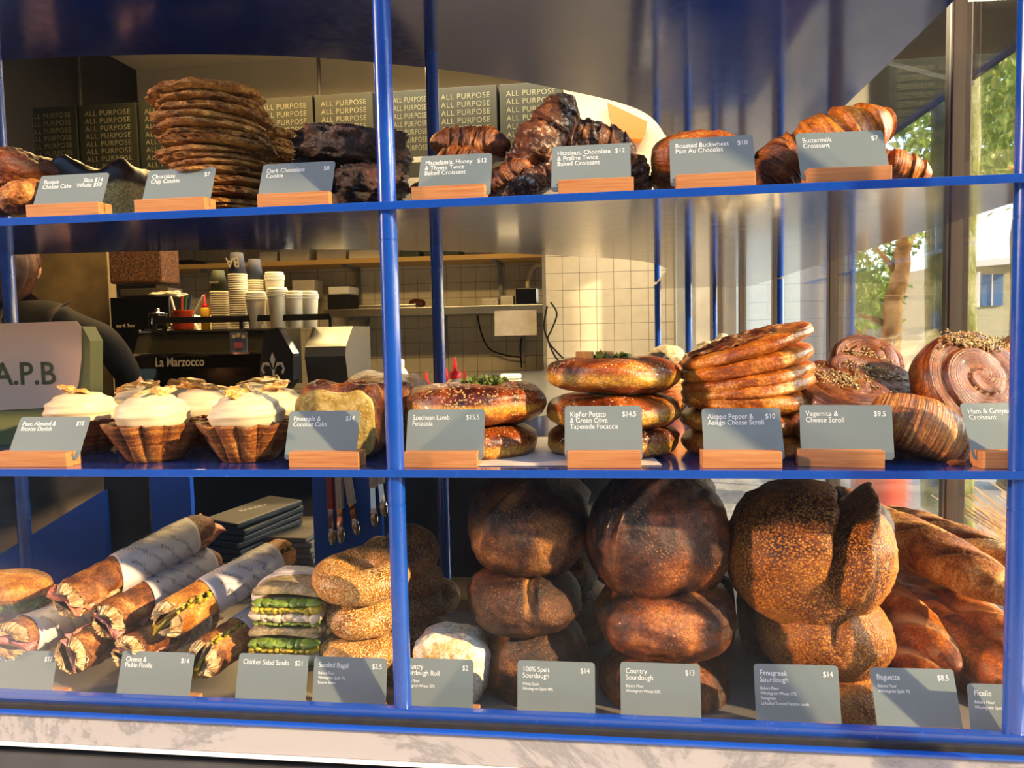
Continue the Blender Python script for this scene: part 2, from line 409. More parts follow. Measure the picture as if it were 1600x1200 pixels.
post(1117, 1.80, .0072, 'thinnest bright blue post above the crumpled paper')
# ---- glass
struct('window_1', MB().box((-1.5, -.008, .9155), (.57, -.002, 2.34)), 'glass')
MY = [(1438, .0), (1276, .0), (1197, .0)]
ys = [-.10, .507, 1.20, 1.885, 2.58, 3.24, 3.55]
for i in range(6):
    struct('window_%d' % (i+2), MB().box((.553, ys[i]+.02, .925), (.559, ys[i+1]-.02, 2.33)), 'sideglass')
for i, y in enumerate(ys):
    k = .028 if i else .018
    t = struct('trim_%d' % (10+i), MB().box((.542, y-k/2, .900), (.572, y+k/2, 2.34), .002), 'brown_frame')
    tag(MB().box((.5415, y-k/2+.004, .9), (.5445, y-k/2+.011, 2.34)).build('sealing_strip', 'grey_metal', t))
struct('trim_20', MB().box((.542, -.1, .9), (.572, 3.56, .926), .002), 'grey_metal')
struct('trim_21', MB().box((.535, -.1, 2.33), (.58, 3.56, 2.42), .003), 'grey_metal')
# ---- room shell
RX = .595
struct('floor', MB().box((-3.2, .03, -.1), (RX, 4.5, 0)), 'floor')
struct('ceiling', MB().box((-3.2, .0, 3.2), (RX, 4.5, 3.3)), 'cream')
struct('wall_left', MB().box((-3.3, 0, 0), (-3.2, 4.5, 3.2)), 'dark')
struct('wall_front', MB().box((-3.3, -.02, 0), (-1.5, .08, 3.3)), 'dark')
struct('wall_above', MB().box((-1.5, -.02, 2.34), (RX, .08, 3.3)), 'dark')
struct('wall_right', MB().box((.535, 0, 2.42), (RX, 4.5, 3.2)), 'cream')
struct('wall_right_low', MB().box((.535, .03, 0), (RX-.02, 4.5, .86)), 'greybase')
a = at(853, 470, 4.3).x; b = at(853, 470, 3.75).x
uvwall('wall_back', (-3.2, 4.3), (a, 4.3), 0, 3.2, 'tile')
uvwall('wall_return', (b, 3.75), (b, 4.3), 0, 3.2, 'tile', .02)
uvwall('wall_kitchen', (b, 3.75), (.38, 3.75), 0, 3.2, 'tile')
struct('wall_back_top', MB().box((-3.2, 4.2, 2.12), (a-.001, 4.299, 3.2)), 'cream')
struct('wall_kitchen_top', MB().box((b, 3.70, 2.12), (.36, 3.749, 3.2)), 'cream')
struct('wall_corner', MB().box((.36, 3.6, 0), (RX, 4.5, 3.2)), plain('pale_grey_wall', 'a9aaa8', .7, .3, var=.5, vs=4))
p0 = at(-60, 480, 2.6); p1 = at(171, 480, 2.6)
struct('wall_partition', MB().box((p0.x, 2.6, 0), (p1.x, 2.66, 2.05)), 'plaster')
struct('wall_dark_side', MB().box((-3.2, 2.62, 0), (p0.x, 2.68, 2.4)), 'dark')
ob = struct('unseen_building_opposite', MB().box((-30, -12, -.1), (30, -9, 6.4)), plain('dark_brick', '5a5048', .9, .1, var=.7, vs=1.2))  # unseen, added to keep bright sky out of the front glass reflections
# backs of the lower compartment
def panel(name, x0, x1, Y, z0, z1, mat, label, z1b=None):
    a = at(x0, 820, Y).x; b = at(x1, 820, Y).x; z1b = z1b or z1
    vs = [(a, Y, z0), (b, Y, z0), (b, Y, z1b), (a, Y, z1)]; vs += [(x, y+.012, z) for x, y, z in vs]
    fs = [(0, 1, 2, 3), (5, 4, 7, 6), (0, 4, 5, 1), (1, 5, 6, 2), (2, 6, 7, 3), (3, 7, 4, 0)]
    o = link(name, mesh(vs, fs), mat, smooth=False); return tag(o, label, 'panel')
pn = lambda px, py, Y: at(px, py, Y).z
panel('back_panel', -90, 165, .48, CT, pn(-90, 917, .48), 'blue_panel', 'blue painted panel with a slanting top edge behind the wrapped rolls', pn(165, 766, .48))
panel('back_panel', 166, 236, .50, CT, 1.19, plain('brown_panel', '2b211a', .5, .4), 'dark brown strip panel between two blue panels')
panel('back_panel', 237, 300, .46, CT, 1.19, 'blue_panel', 'narrow blue panel left of the stacked dark menus')
panel('back_panel', 490, 597, .44, CT, 1.195, 'blue_panel', 'bright blue panel with serving tongs hanging on it')
panel('back_panel', 598, 915, .53, CT, 1.195, 'concrete', 'dark grey concrete-look panel behind the sourdough loaves')
panel('back_panel', 236, 492, .80, .0, 1.19, 'blackmat', 'black back of the niche that holds the menus')
one('niche_shelf', MB().box((at(236, 820, .48).x, .46, .872), (at(492, 820, .48).x, .79, CT)), 'blackmat', 'black shelf under the stacked menus and newspapers', 'shelf')
# ---- kitchen beyond
bt = thing('prep_bench', 'long stainless prep bench behind the focaccia', 'bench', (0, 0, 0))
MB().box((-.72, .85, 1.10), (.08, 3.7, 1.13), .004).build('bench_top', 'steel', bt)
MB().box((-.70, .88, .0), (.06, 3.68, 1.10)).build('cabinet', 'greybase', bt)
ct = thing('coffee_counter', 'dark counter carrying the espresso machine and grinder', 'counter')
MB().box((-2.6, 1.75, 1.07), (-.74, 2.59, 1.10), .004).build('counter_top', 'black', ct)
MB().box((-2.56, 1.78, 0), (-.76, 2.57, 1.07)).build('cabinet', 'blackmat', ct)
def kshelf(y_px, x0, x1, Y0, Y1, th, mat, label):
    z = at(700, y_px, Y0).z; a = at(x0, y_px, Y0).x; b = at(x1, y_px, Y0).x
    s_ = thing('wall_shelf', label, 'shelf', (0, 0, 0)); MB().box((a, Y0, z-th), (b, Y1, z), .002).build('board', mat, s_)
    for t in (.12, .5, .88):
        x = a+(b-a)*t; MB().box((x-.012, Y1-.03, z-.30), (x+.012, Y1, z-th)).box((x-.012, Y0+.04, z-th-.02), (x+.012, Y1, z-th)).build('bracket', 'grey_metal', s_)
    return z
ZK1 = kshelf(399, 240, 848, 3.95, 4.28, .03, 'shelfwood', 'upper pale board shelf on the tiled kitchen wall')
ZK2 = kshelf(479, 505, 850, 3.90, 4.28, .05, 'steel', 'lower steel shelf on the tiled kitchen wall')
# shelf with the printed boxes
zb0 = at(500, 254, 3.2).z
hs = thing('hanging_shelf', 'high shelf hung on rods and carrying the printed dark boxes', 'shelf')
MB().box((-3.15, 3.18, zb0-.03), (at(905, 250, 3.2).x, 3.56, zb0), .002).build('board', plain('grey_board', '86837a', .6), hs)
for px in (110, 491, 870):
    x = at(px, 120, 3.5).x; one('hanging_rod', MB().tube([(x, 3.575, zb0-.03), (x, 3.575, 3.2)], .011), 'brown_frame', {110: 'thin rod holding the high shelf at its left part', 491: 'thin rod above the dark chocolate cookies holding the high shelf', 870: 'thin rod holding the high shelf at its right end'}[px], 'rod')
# ---- outdoors
def gmat(name, a, b, sc, rough=.8):
    n = NT(name); v = n.coord(rnd=False); f = n.noise(v, sc, 6)
    return n.fin(n.ramp(f, [(.3, a), (.7, b)]), rough, .3)
struct('ground', MB().box((-60, -60, -.35), (90, 120, -.1)), gmat('asphalt', '6d6a66', '8f8b84', 3))
struct('ground_pavement', MB().box((-8, -3, -.1), (4.5, 30, -.02)), gmat('paving', '9b958a', 'b9b3a6', 2))
# ================================================================ OUTDOORS AND KITCHEN THINGS
aw = thing('awning', 'dark awning over the pavement outside the side window', 'awning')
AZ = at(1449, 176, 0).z
def awpt(X): return onx(1449, 176, X)
pe = awpt(1.45)
MB().add([(.61, -.6, 2.55), (.61, 5.2, 2.55), (1.45, 5.2, pe.z), (1.45, -.6, pe.z), (.61, -.6, 2.60), (.61, 5.2, 2.60), (1.45, 5.2, pe.z+.05), (1.45, -.6, pe.z+.05)],
         [(0, 1, 2, 3), (4, 7, 6, 5), (0, 4, 5, 1), (1, 5, 6, 2), (2, 6, 7, 3), (3, 7, 4, 0)]).build('canopy', plain('charcoal_canvas', '2e343c', .8, .3, vs=20, var=.4), aw)
for y in (-.3, .55, 1.45, 2.4, 3.4): MB().tube([(.61, y, 2.53), (1.44, y+.12, pe.z-.015)], .012, 8).build('rib', 'grey_metal', aw)
bark = crust('mossy_bark', [(.25, '6b6d3c'), (.5, '9aa05c'), (.75, 'c3c79a')], 7, 8, .85, .2, .6, 20, .02)
bark2 = crust('brown_bark', [(.25, '6b4a2c'), (.55, '9b7550'), (.8, 'bf9b72')], 5, 8, .85, .2, .6, 20, .02)
leafm = [plain('leaf_green', '8fab48', .6, .3, var=.5, vs=3), plain('leaf_light_green', 'c2d078', .6, .3, var=.5, vs=3)]
def leafcloud(c, r, n, size, seed, sq=.8):
    rnd = random.Random(seed); mb = MB()
    for i in range(n):
        d = Vector((rnd.gauss(0, 1), rnd.gauss(0, 1), rnd.gauss(0, 1))).normalized()*r*rnd.random()**.45; d.z *= sq
        d *= 1+.35*nz(d, 1.2/r, seed)
        p = Vector(c)+d; q = Euler((rnd.random()*6, rnd.random()*6, rnd.random()*6)).to_matrix(); s_ = size*(.6+.8*rnd.random())
        mb.add([p+q@Vector(v)*s_ for v in ((-1, 0, 0), (0, -.45, .12), (1, 0, 0), (0, .45, .12))], [(0, 1, 2, 3)])
    return mb
def tree(name, label, trunk, rad, mat, clouds, leafsize, seed, limbs=()):
    t = thing(name, label, 'tree', trunk[0])
    b = Vector(trunk[0]); mb = MB(); pts = [Vector(p)-b for p in trunk]; n = 14; P = []
    for i in range(n+1):
        f_ = i/n*(len(pts)-1); k = min(int(f_), len(pts)-2); P.append(pts[k].lerp(pts[k+1], f_-k)+Vector((nz((i, 0, seed), .7), nz((0, i, seed), .7), 0))*rad*.35)
    mb.tube(P, [rad*(1-.35*i/n)*(1.25 if i == 0 else 1) for i in range(n+1)], 16); mb.build('trunk', mat, t, smooth=True)
    for l in limbs:
        MB().tube([Vector(p)-b for p in l], [rad*.35*(1-.6*i/(len(l)-1)) for i in range(len(l))], 8).build('branch', mat, t, smooth=True)
    for i, (c, r, n_) in enumerate(clouds):
        leafcloud(Vector(c)-b, r, n_, leafsize, seed+i).build('foliage', leafm[i % 2], t)
    return t
g = lambda px, Y, z=-.1: sp(px, z, Y)
g1 = g(1477, 3.0); tree('street_tree', 'thick mossy green tree trunk just outside the side window', [g1, g1+Vector((.0, 0, 3.2)), g1+Vector((-.05, .1, 5))], .115, bark,
     [(at(1560, 150, 5), .9, 800), (at(1520, 30, 4.2), .6, 500)], .05, 3)
g2 = g(1600, 6.0); tree('street_tree', 'brown tree trunk at the right edge, in front of the white-roofed house', [g2, g2+Vector((.05, 0, 3)), g2+Vector((.5, .3, 6))], .17, bark2,
     [(at(1590, 140, 7), 1.1, 900), (at(1520, 250, 8), .8, 260)], .07, 9)
g3 = g(1392, 9.0); tree('street_tree', 'slender pale tree with a forked trunk seen between two mullions', [g3, at(1390, 560, 9), at(1393, 480, 9), at(1408, 420, 9), at(1415, 360, 9)], .13, bark2,
     [(at(1372, 370, 9.5), .62, 420), (at(1400, 330, 9.2), .6, 420), (at(1350, 430, 10), .55, 380)], .055, 17, [[at(1390, 510, 9), at(1365, 498, 9), at(1340, 492, 9)], [at(1404, 430, 9), at(1380, 400, 9), at(1365, 385, 9)]])
g4 = g(1342, 14.0, -.1); tree('garden_tree', 'low rounded green tree left of the slender tree', [g4, g4+Vector((0, 0, 1.5))], .15, bark2, [(at(1352, 465, 14), .75, 600)], .1, 23)
tree('garden_tree', 'distant yellow green tree under the dark awning', [g(1545, 29), at(1545, 330, 29)], .35, bark2, [(at(1560, 165, 29), 3.2, 900), (at(1500, 230, 30), 2.0, 500), (at(1600, 120, 29), 2.6, 500)], .22, 29)
# house with the white roof
def bx(mb, px0, py0, px1, py1, Y, d):
    a = at(px0, py1, Y); b = at(px1, py0, Y); mb.box((a.x, Y, a.z), (b.x, Y+d, b.z)); return mb
white = plain('white_paint', 'e8e6dc', .6, .3, var=.05); creamp = plain('cream_render', 'cfc9a4', .7, .2, var=.2, vs=.6)
hs_ = thing('balcony_house', 'cream house with a white roof, red door and balcony across the street', 'house', g(1535, 20))
H0 = hs_.location
def hpart(name, mb, mat, par=None):
    mb.v = [v-H0 for v in mb.v]; return mb.build(name, mat, par or hs_)
hpart('wall', bx(MB(), 1497, 405, 1640, 640, 20.5, 5), creamp)
r1 = [at(1490, 420, 19.4), at(1660, 405, 19.4), at(1680, 330, 24), at(1520, 335, 24)]
hpart('roof', MB().add(r1+[v+Vector((0, 0, .15)) for v in r1], [(0, 1, 2, 3), (7, 6, 5, 4), (0, 4, 5, 1), (1, 5, 6, 2), (2, 6, 7, 3), (3, 7, 4, 0)]), white)
hpart('balcony', bx(MB(), 1496, 482, 1570, 527, 19.3, 1.1), creamp)
hpart('door', bx(MB(), 1512, 434, 1524, 480, 20.42, .1), plain('red_paint', 'b8402c', .5))
w_ = hpart('window', bx(MB(), 1534, 428, 1568, 478, 20.4, .12), plain('blue_window_glass', '5f86b8', .15)); hpart('glazing_bar', bx(MB(), 1550, 428, 1552, 478, 20.36, .05), white, w_)
hpart('post', bx(MB(), 1527, 425, 1532, 480, 19.5, .1), white)
h2 = thing('grey_house', 'low grey and white house behind the slender tree', 'house', g(1400, 26)); H0 = h2.location; hs_ = h2
hpart('wall', bx(MB(), 1335, 452, 1428, 600, 26, 4), plain('grey_render', 'b6b2a8', .7, .2, var=.5, vs=.5)); hpart('roof', bx(MB(), 1330, 440, 1432, 453, 25.7, 4.6), white)
hpart('window', bx(MB(), 1403, 462, 1421, 495, 25.9, .2), plain('dark_glass', '4a545c', .15))
h3 = thing('blue_grey_building', 'blue grey building with a bright blue edge behind the side window', 'building', g(1305, 5.6)); H0 = h3.location; hs_ = h3
hpart('wall', bx(MB(), 1282, 180, 1330, 700, 5.6, .7), plain('blue_grey_wall', '5f7391', .6, .3, var=.5, vs=5)); hpart('edge_strip', bx(MB(), 1330, 180, 1338, 700, 5.56, .6), plain('bright_blue_paint', '3f73c8', .5))
h4 = thing('pale_building', 'pale bluish white building seen past the slim blue posts', 'building', g(1210, 12)); H0 = h4.location; hs_ = h4
hpart('wall', bx(MB(), 1150, 200, 1283, 640, 12, 3), plain('pale_render', 'c0dcec', .7, .2, var=.3, vs=.8)); hpart('pillar', bx(MB(), 1122, 330, 1150, 640, 9.0, .6), plain('brown_pillar', '7d7266', .7))
tag(one('garden_fence', bx(MB(), 1455, 250, 1660, 306, 38, .3), plain('orange_brick', 'c58a50', .8), 'long orange brown wall far behind the tree trunks', 'wall'))
# dry grass and coral tub outside / on the ledge
rnd = random.Random(5); mb = MB(); c0 = sp(1560, .5, .60); c0.x = max(c0.x, 1.02)
for i in range(420):
    a = rnd.random()*2*PI; r_ = .16*math.sqrt(rnd.random()); b = c0+Vector((math.cos(a)*r_, math.sin(a)*r_, 0)); h_ = .38+.14*rnd.random(); o_ = Vector((math.cos(a), math.sin(a), 0))*(.12+.16*rnd.random())
    pts = [b, b+o_*.3+Vector((0, 0, h_*.5)), b+o_*.8+Vector((0, 0, h_*.9)), b+o_*1.15+Vector((0, 0, h_))]
    w = Vector((-math.sin(a), math.cos(a), 0))*.005
    k = len(mb.v); mb.add([p+w*s_ for p in pts for s_ in (-1, 1)], [(2*j, 2*j+1, 2*j+3, 2*j+2) for j in range(3)])
pg = thing('grass_planter', 'tawny dry grass clump in a pot outside, beyond the marble ledge', 'plant', (c0.x, c0.y, -.02)); mb.v = [v-pg.location for v in mb.v]
tag(mb.build('grass', plain('tawny_grass', 'c9a166', .7, .3, var=.7, vs=30), pg), kind='stuff')
MB().lathe([(.13, 0), (.17, .5), (.185, .56), (.165, .56), (.15, .5)], 24).build('pot', 'concrete', pg, smooth=True)
cp = sp(1372, CT+.0005, 1.25); tb = thing('coral_tub', 'translucent coral red tub standing behind the long baguettes', 'tub', cp); k = mpp(cp)
MB().lathe([(40*k*.9, 0), (40*k, .012), (41*k, .17), (42*k, .175), (40*k, .175), (38*k, .02), (0.001, .015)], 32).build('tub', plain('coral_plastic', 'f2603c', .3, .5, var=.05), tb, smooth=True)
MB().box((-.05, -.03, .05), (.01, .03, .19), .003).box((.02, -.02, .06), (.055, .04, .18), .003).build('paper_packets', white, tb)
# printed boxes: five lines of lettering on each face
boxm = plain('dark_green_card', '15180f', .6, .3, var=.2); letm = plain('tan_lettering', '5e5d4c', .6, .2, var=0)
tline = textmesh('ALL PURPOSE', .0395, 'CENTER', 0, 1.42, 1, 1.12)
edges = [(-58, 33), (36, 119), (121, 213), (215, 305), (307, 397), (399, 489), (491, 583), (606, 675), (678, 777), (780, 879)]
for i, (a, b) in enumerate(edges):
    pa = at(a, 165, 3.2); pb = at(b, 165, 3.2); w = pb.x-pa.x; ztop = at((a+b)/2, {0: 168, 1: 167, 2: 162, 3: 158, 4: 155, 5: 152, 6: 146}.get(i, 141-(i-7)*6), 3.2).z
    bo = thing('printed_box', None, 'box', ((pa.x+pb.x)/2, 3.36, zb0), group='dark printed boxes on the high shelf')
    bo['label'] = ['dark lettered box at the far left end of the high shelf', 'dark lettered box second from left on the high shelf', 'dark lettered box above the basque cheesecake', 'dark lettered box left of the tall cookie stack', 'dark lettered box hidden behind the tall cookie stack', 'dark lettered box just right of the tall cookie stack', 'dark lettered box above the dark chocolate cookies', 'dark lettered box between the two nearest blue posts', 'dark lettered box above the macadamia croissants', 'dark lettered box at the right end of the high shelf'][i]
    MB().box((-w/2+.003, -.16, 0), (w/2-.003, .16, ztop-zb0), .003).build('carton', boxm, bo)
    n = 9; sx = min(1, (w-.02)/.35); mm = []
    for k in range(n): mm.append((tline, Matrix.Translation((0, -.1612, ztop-zb0-.062-k*.0415)) @ Matrix.Rotation(PI/2, 4, 'X') @ Matrix.Scale(sx*.9, 4, (1, 0, 0))))
    mm = [q for q in mm if q[1].translation.z > .004]
    joinmesh(mm).build('lettering', letm, bo)
# orange lamp and brown battens on the wall right of the boxes
lp = thing('wall_lamp', 'glowing orange lamp shade on the back wall right of the boxes', 'lamp', at(982, 190, 3.60))
q = [at(x, y, 3.60)-lp.location for x, y in ((949, 160), (1012, 190), (1003, 217), (960, 216))]
MB().add(q+[v+Vector((0, .08, 0)) for v in q], [(3, 2, 1, 0), (4, 5, 6, 7), (0, 1, 5, 4), (1, 2, 6, 5), (2, 3, 7, 6), (3, 0, 4, 7)]).build('shade', plain('orange_glow', 'a04808', .5, emit='ff7404', es=.85, var=0), lp)
MB().box((-.03, .08, -.02), (.03, .145, .03)).build('bracket', 'brown_frame', lp)
# espresso machine
MP = sp(330, 1.10, 2.05); k = mpp(MP)
em = thing('espresso_machine', 'black and chrome espresso machine with a lily emblem, behind the cream tarts', 'coffee machine', MP)
def mx(px): return (sp(px, 1.2, 2.05).x-MP.x)
def mz(py, px=330): return at(px, py, 2.05).z-MP.z
prof = [(0, .06), (.02, mz(575)), (-.02, mz(553)), (.0, mz(550)), (.045, mz(517)), (.06, mz(515)), (.30, mz(515)), (.30, .06)]
def extr(prof, x0, x1):
    n = len(prof); vs = [(x0, y, z) for y, z in prof]+[(x1, y, z) for y, z in prof]
    return vs, [tuple(range(n))[::-1], tuple(range(n, 2*n))]+[(i, (i+1) % n, n+(i+1) % n, n+i) for i in range(n)]
MB().add(*extr(prof, mx(222), mx(425))).build('body', plain('dark_polished_steel', '55503f', .16, .5, .85, var=.1), em)
MB().box((mx(222), -.026, mz(554)), (mx(425), -.012, mz(551))).box((mx(222), .035, mz(518)), (mx(425), .045, mz(515))).build('chrome_trim', 'chrome', em)
for px in (216, ):
    MB().add(*extr([(-.03, .06), (-.06, .14), (-.05, mz(553)), (-.0, mz(512)), (.32, mz(512)), (.32, .03)], mx(213), mx(222))).build('side_panel', 'chrome', em)
hp = [(424, 560), (432, 516), (453, 512), (474, 552), (473, 592), (462, 606), (430, 606), (422, 585)]
hv = [Vector((mx(a), -.09, mz(b, 450))) for a, b in hp]
n = len(hv); pl = MB().add(hv+[v+Vector((0, .06, 0)) for v in hv], [tuple(range(n))[::-1], tuple(range(n, 2*n))]+[(i, (i+1) % n, n+(i+1) % n, n+i) for i in range(n)]).build('emblem_panel', plain('smoked_chrome', '77777a', .14, .5, .9), em)
# lily emblem
def poly(pts, y=-.0925): 
    return [Vector((mx(a), y, mz(b, 450))) for a, b in pts]
lil = MB()
for pts in ([(443, 549), (447, 560), (443.5, 574), (439, 560)], [(441.5, 577), (438, 570), (431, 568), (428, 574), (431, 580), (428, 583), (424.5, 575), (428, 565), (437, 564)], [(445, 577), (449, 570), (455, 568), (458, 574), (455, 580), (458, 583), (461, 575), (458, 565), (449, 564)], [(441, 575), (446, 575), (443.5, 597)]):
    pts = [(450+(a-450)*1.0, b) for a, b in pts]; v = poly(pts); lil.add(v+[q+Vector((0, .003, 0)) for q in v], [tuple(range(len(v))), tuple(range(len(v), 2*len(v)))[::-1]])
lil.build('lily_emblem', plain('pale_enamel', 'd8cfc0', .4), pl)
MB().add(*extr([(.05, .06), (.02, mz(560)), (.03, mz(545)), (.12, mz(514)), (.34, mz(514)), (.34, .06)], mx(474), mx(538))).build('steel_flank', 'steel', em)
tm = textmesh('La Marzocco', .052, 'CENTER', .0006, .9, bold=.0006); joinmesh([(tm, Matrix.Translation((mx(287), -.0245, mz(571))) @ Matrix.Rotation(PI/2-.05, 4, 'X'))]).build('lettering', plain('cream_lettering', 'cfc6ae', .4, var=0), em)
fl = bx(MB(), 360, 518, 385, 552, 2.03, .004); fl.v = [v-MP for v in fl.v]; fl.build('flower_sticker', plain('slate_blue_card', '5f6b85', .6), em)
fw_ = MB()
for (a, b, r_) in ((365, 526, 3), (372, 524, 3.4), (380, 526, 3)): 
    q = at(a, b, 2.028)-MP; fw_.lathe([(r_*k*.55, 0), (r_*k, 0), (r_*k, .001), (r_*k*.55, .001)], 12, q, 'Y')
fw_.build('flower_print', plain('cream_print', 'd8c49a', .6), em)
pt = bx(MB(), 366, 535, 378, 544, 2.027, .002); pt.v = [v-MP for v in pt.v]; pt.build('pot_print', plain('pink_print', 'c8646a', .6), em)
# cup rail on the machine and things on it
zt = MP.z+mz(515)
rail = MB(); ra = mx(240); rb = mx(516)
for z_ in (mz(499), ): rail.box((ra, .02, z_-.012), (rb, .028, z_+.012))
for x in (ra, (ra+rb)/2, rb): rail.box((x-.006, .02, mz(515)), (x+.006, .03, mz(499)))
rail.build('cup_rail', 'blackmat', em)
def topt(px, Y=2.15): return sp(px, zt+.001, Y)
def cupstack(px, r_, n, h_, ymat, tmat, label, name='paper_cup', cat='paper cups', grp=None, Y=2.17):
    P = topt(px, Y); t = thing(name+'_stack', label, cat, P, group=grp); mb = MB()
    for i in range(n):
        z = i*h_; mb.lathe([(r_*.96, z), (r_*1.04, z+h_*.25), (r_*1.04, z+h_*.6), (r_*.96, z+h_*.98)], 24)
    mb.build('rims', ymat, t, smooth=True)
    MB().lathe([(r_*.95, n*h_), (r_*.66, n*h_+.085), (.001, n*h_+.086)], 24).build('top_cup', tmat, t, smooth=True)
    return t, n*h_
green = plain('dark_green_paper', '3a4430', .6); cream2 = plain('cream_paper', 'e6dcc0', .6, var=.05); navy = plain('navy_paper', '3b4157', .6)
t, hh = cupstack(345, .036, 17, .0092, cream2, green, 'tall stack of paper cups with a dark green top cup')
joinmesh([(textmesh('BAKERY', .014, 'CENTER'), Matrix.Translation((0, -.037, hh+.03)) @ Matrix.Rotation(PI/2, 4, 'X'))]).build('lettering', cream2, t)
t, hh = cupstack(375, .037, 24, .0092, cream2, navy, 'tallest stack of paper cups, upside down navy and cream top cup', Y=2.13)
joinmesh([(textmesh('BA', .055, 'CENTER', bold=.001), Matrix.Translation((.0, -.0365, hh+.062)) @ Matrix.Rotation(PI/2, 4, 'X') @ Matrix.Rotation(PI, 4, 'Z'))]).build('lettering', cream2, t)
cupstack(402, .036, 22, .0092, cream2, navy, 'stack of navy topped paper cups behind the white lids', Y=2.22)
for i, (px, r_, n, Y, lab) in enumerate(((402, .040, 9, 2.10, 'short white cup stack left of the fatter white stack'), (436, .040, 10, 2.09, 'fattest white cup stack in the middle of the machine top'), (432, .040, 16, 2.24, 'taller white cup stack at the back of the machine top'), (462, .038, 9, 2.11, 'white cup stack fourth along the machine top'), (484, .038, 9, 2.14, 'white cup stack at the right end of the machine top'))):
    P = topt(px, Y); t = thing('white_cup_stack', lab, 'paper cups', P, group='white cup stacks on the machine'); hgt = n*.0125
    MB().lathe([(r_*.78, 0), (r_*.98, hgt), (r_*.98, hgt+.001)], 24).build('cups', cream2, t, smooth=True)
    mb = MB()
    for j in range(3): mb.lathe([(r_, hgt+j*.007), (r_*1.06, hgt+j*.007+.002), (r_*1.06, hgt+j*.007+.005), (r_, hgt+j*.007+.006)], 24)
    mb.lathe([(r_, hgt+.021), (r_*.9, hgt+.033), (.001, hgt+.033)], 24).build('lids', white, t, smooth=True)
P = topt(287); t = thing('orange_pot', 'orange red pot of spoons on the espresso machine', 'pot', P)
MB().lathe([(.036, 0), (.042, .012), (.042, .078), (.044, .082), (.039, .082), (.037, .015), (.001, .012)], 28).build('pot', plain('orange_enamel', 'b8401c', .25), t, smooth=True)
for i, (dx, col, an) in enumerate(((-.018, 'e8e2d2', -.25), (-.006, 'b7402f', .05), (.004, '2f7a44', .12), (.014, '3d4f8e', .2), (.02, 'e8e2d2', .6))):
    MB().tube([(dx, 0, .02), (dx+math.sin(an)*.13, 0, .02+.12)], [.003, .005], 8).build('utensil', plain('utensil_%d' % i, col, .4), t)
P = topt(248); t = thing('glass_jar', 'lidded glass jar on the left end of the espresso machine', 'jar', P)
MB().lathe([(.030, 0), (.038, .01), (.038, .06), (.034, .068)], 24).build('jar', 'clear', t, smooth=True); MB().lathe([(.036, .068), (.038, .072), (.01, .078), (.007, .084), (.009, .09), (.001, .094)], 24).build('lid', 'chrome', t, smooth=True)
P = topt(322); t = thing('sauce_bottle', 'yellow squeeze bottle with a red tip beside the paper cups', 'bottle', P)
MB().lathe([(.018, 0), (.019, .06), (.018, .085), (.012, .092)], 20).build('bottle', plain('yellow_plastic', 'dcae2e', .35), t, smooth=True); MB().lathe([(.013, .09), (.012, .10), (.004, .108), (.003, .145), (.001, .146)], 16).build('tip', plain('red_plastic', 'd8201c', .35), t, smooth=True)
# coffee grinder
GP = sp(213, 1.10, 2.41); k = mpp(GP); gr_ = thing('coffee_grinder', 'black coffee grinder with a hopper of beans, left of the espresso machine', 'grinder', GP)
gz = lambda py: at(213, py, 2.41).z-GP.z; gx = lambda px: sp(px, 1.3, 2.41).x-GP.x
MB().box((gx(176), 0, 0), (gx(268), .17, gz(464)), .006).build('body', 'black', gr_)
MB().box((gx(186), .03, gz(450)), (gx(262), .15, gz(462)), .004).build('collar', 'brown_frame', gr_)
beans = crust('coffee_beans', [(.3, '2a1408'), (.6, '6b3d1e'), (.8, '9a6a3a')], 90, 4, .4, .5, .8, 200, .003)
MB().box((gx(173), .02, gz(442)), (gx(255), .17, gz(442)+.18), .01).build('hopper', beans, gr_)
joinmesh([(textmesh('mar K Tour', .022, 'LEFT'), Matrix.Translation((gx(184), -.001, gz(511))) @ Matrix.Rotation(PI/2, 4, 'X'))]).build('lettering', cream2, gr_)
cn = sp(180, GP.z+gz(464)+.001, 2.25)
# crumpled cloths and bowls behind the machine
for i, (px, py, w, lab) in enumerate(((300, 447, 34, 'crumpled white cloth pile above the orange pot'), (235, 452, 24, 'folded pale cloth on top of the grinder'))):
    P = at(px, py, 2.42); kk = mpp(P)
    if i == 1: P.z = GP.z+gz(464)+.012; P.y = 2.47; P.x += .05
    o = link('cloth', blobmesh(w*kk, .05, .012 if i else .05, 40+i, .5, 2.5, .8, .8), cream2, loc=P); tag(o, lab, 'cloth')
    if i == 0:
        o.location.z = 1.10+.30; MB_ = one('crate', MB().box((P.x-.09, 2.40, 1.10), (P.x+.11, 2.50, 1.352), .004), 'blackmat', 'black crate under the crumpled white cloths', 'crate')
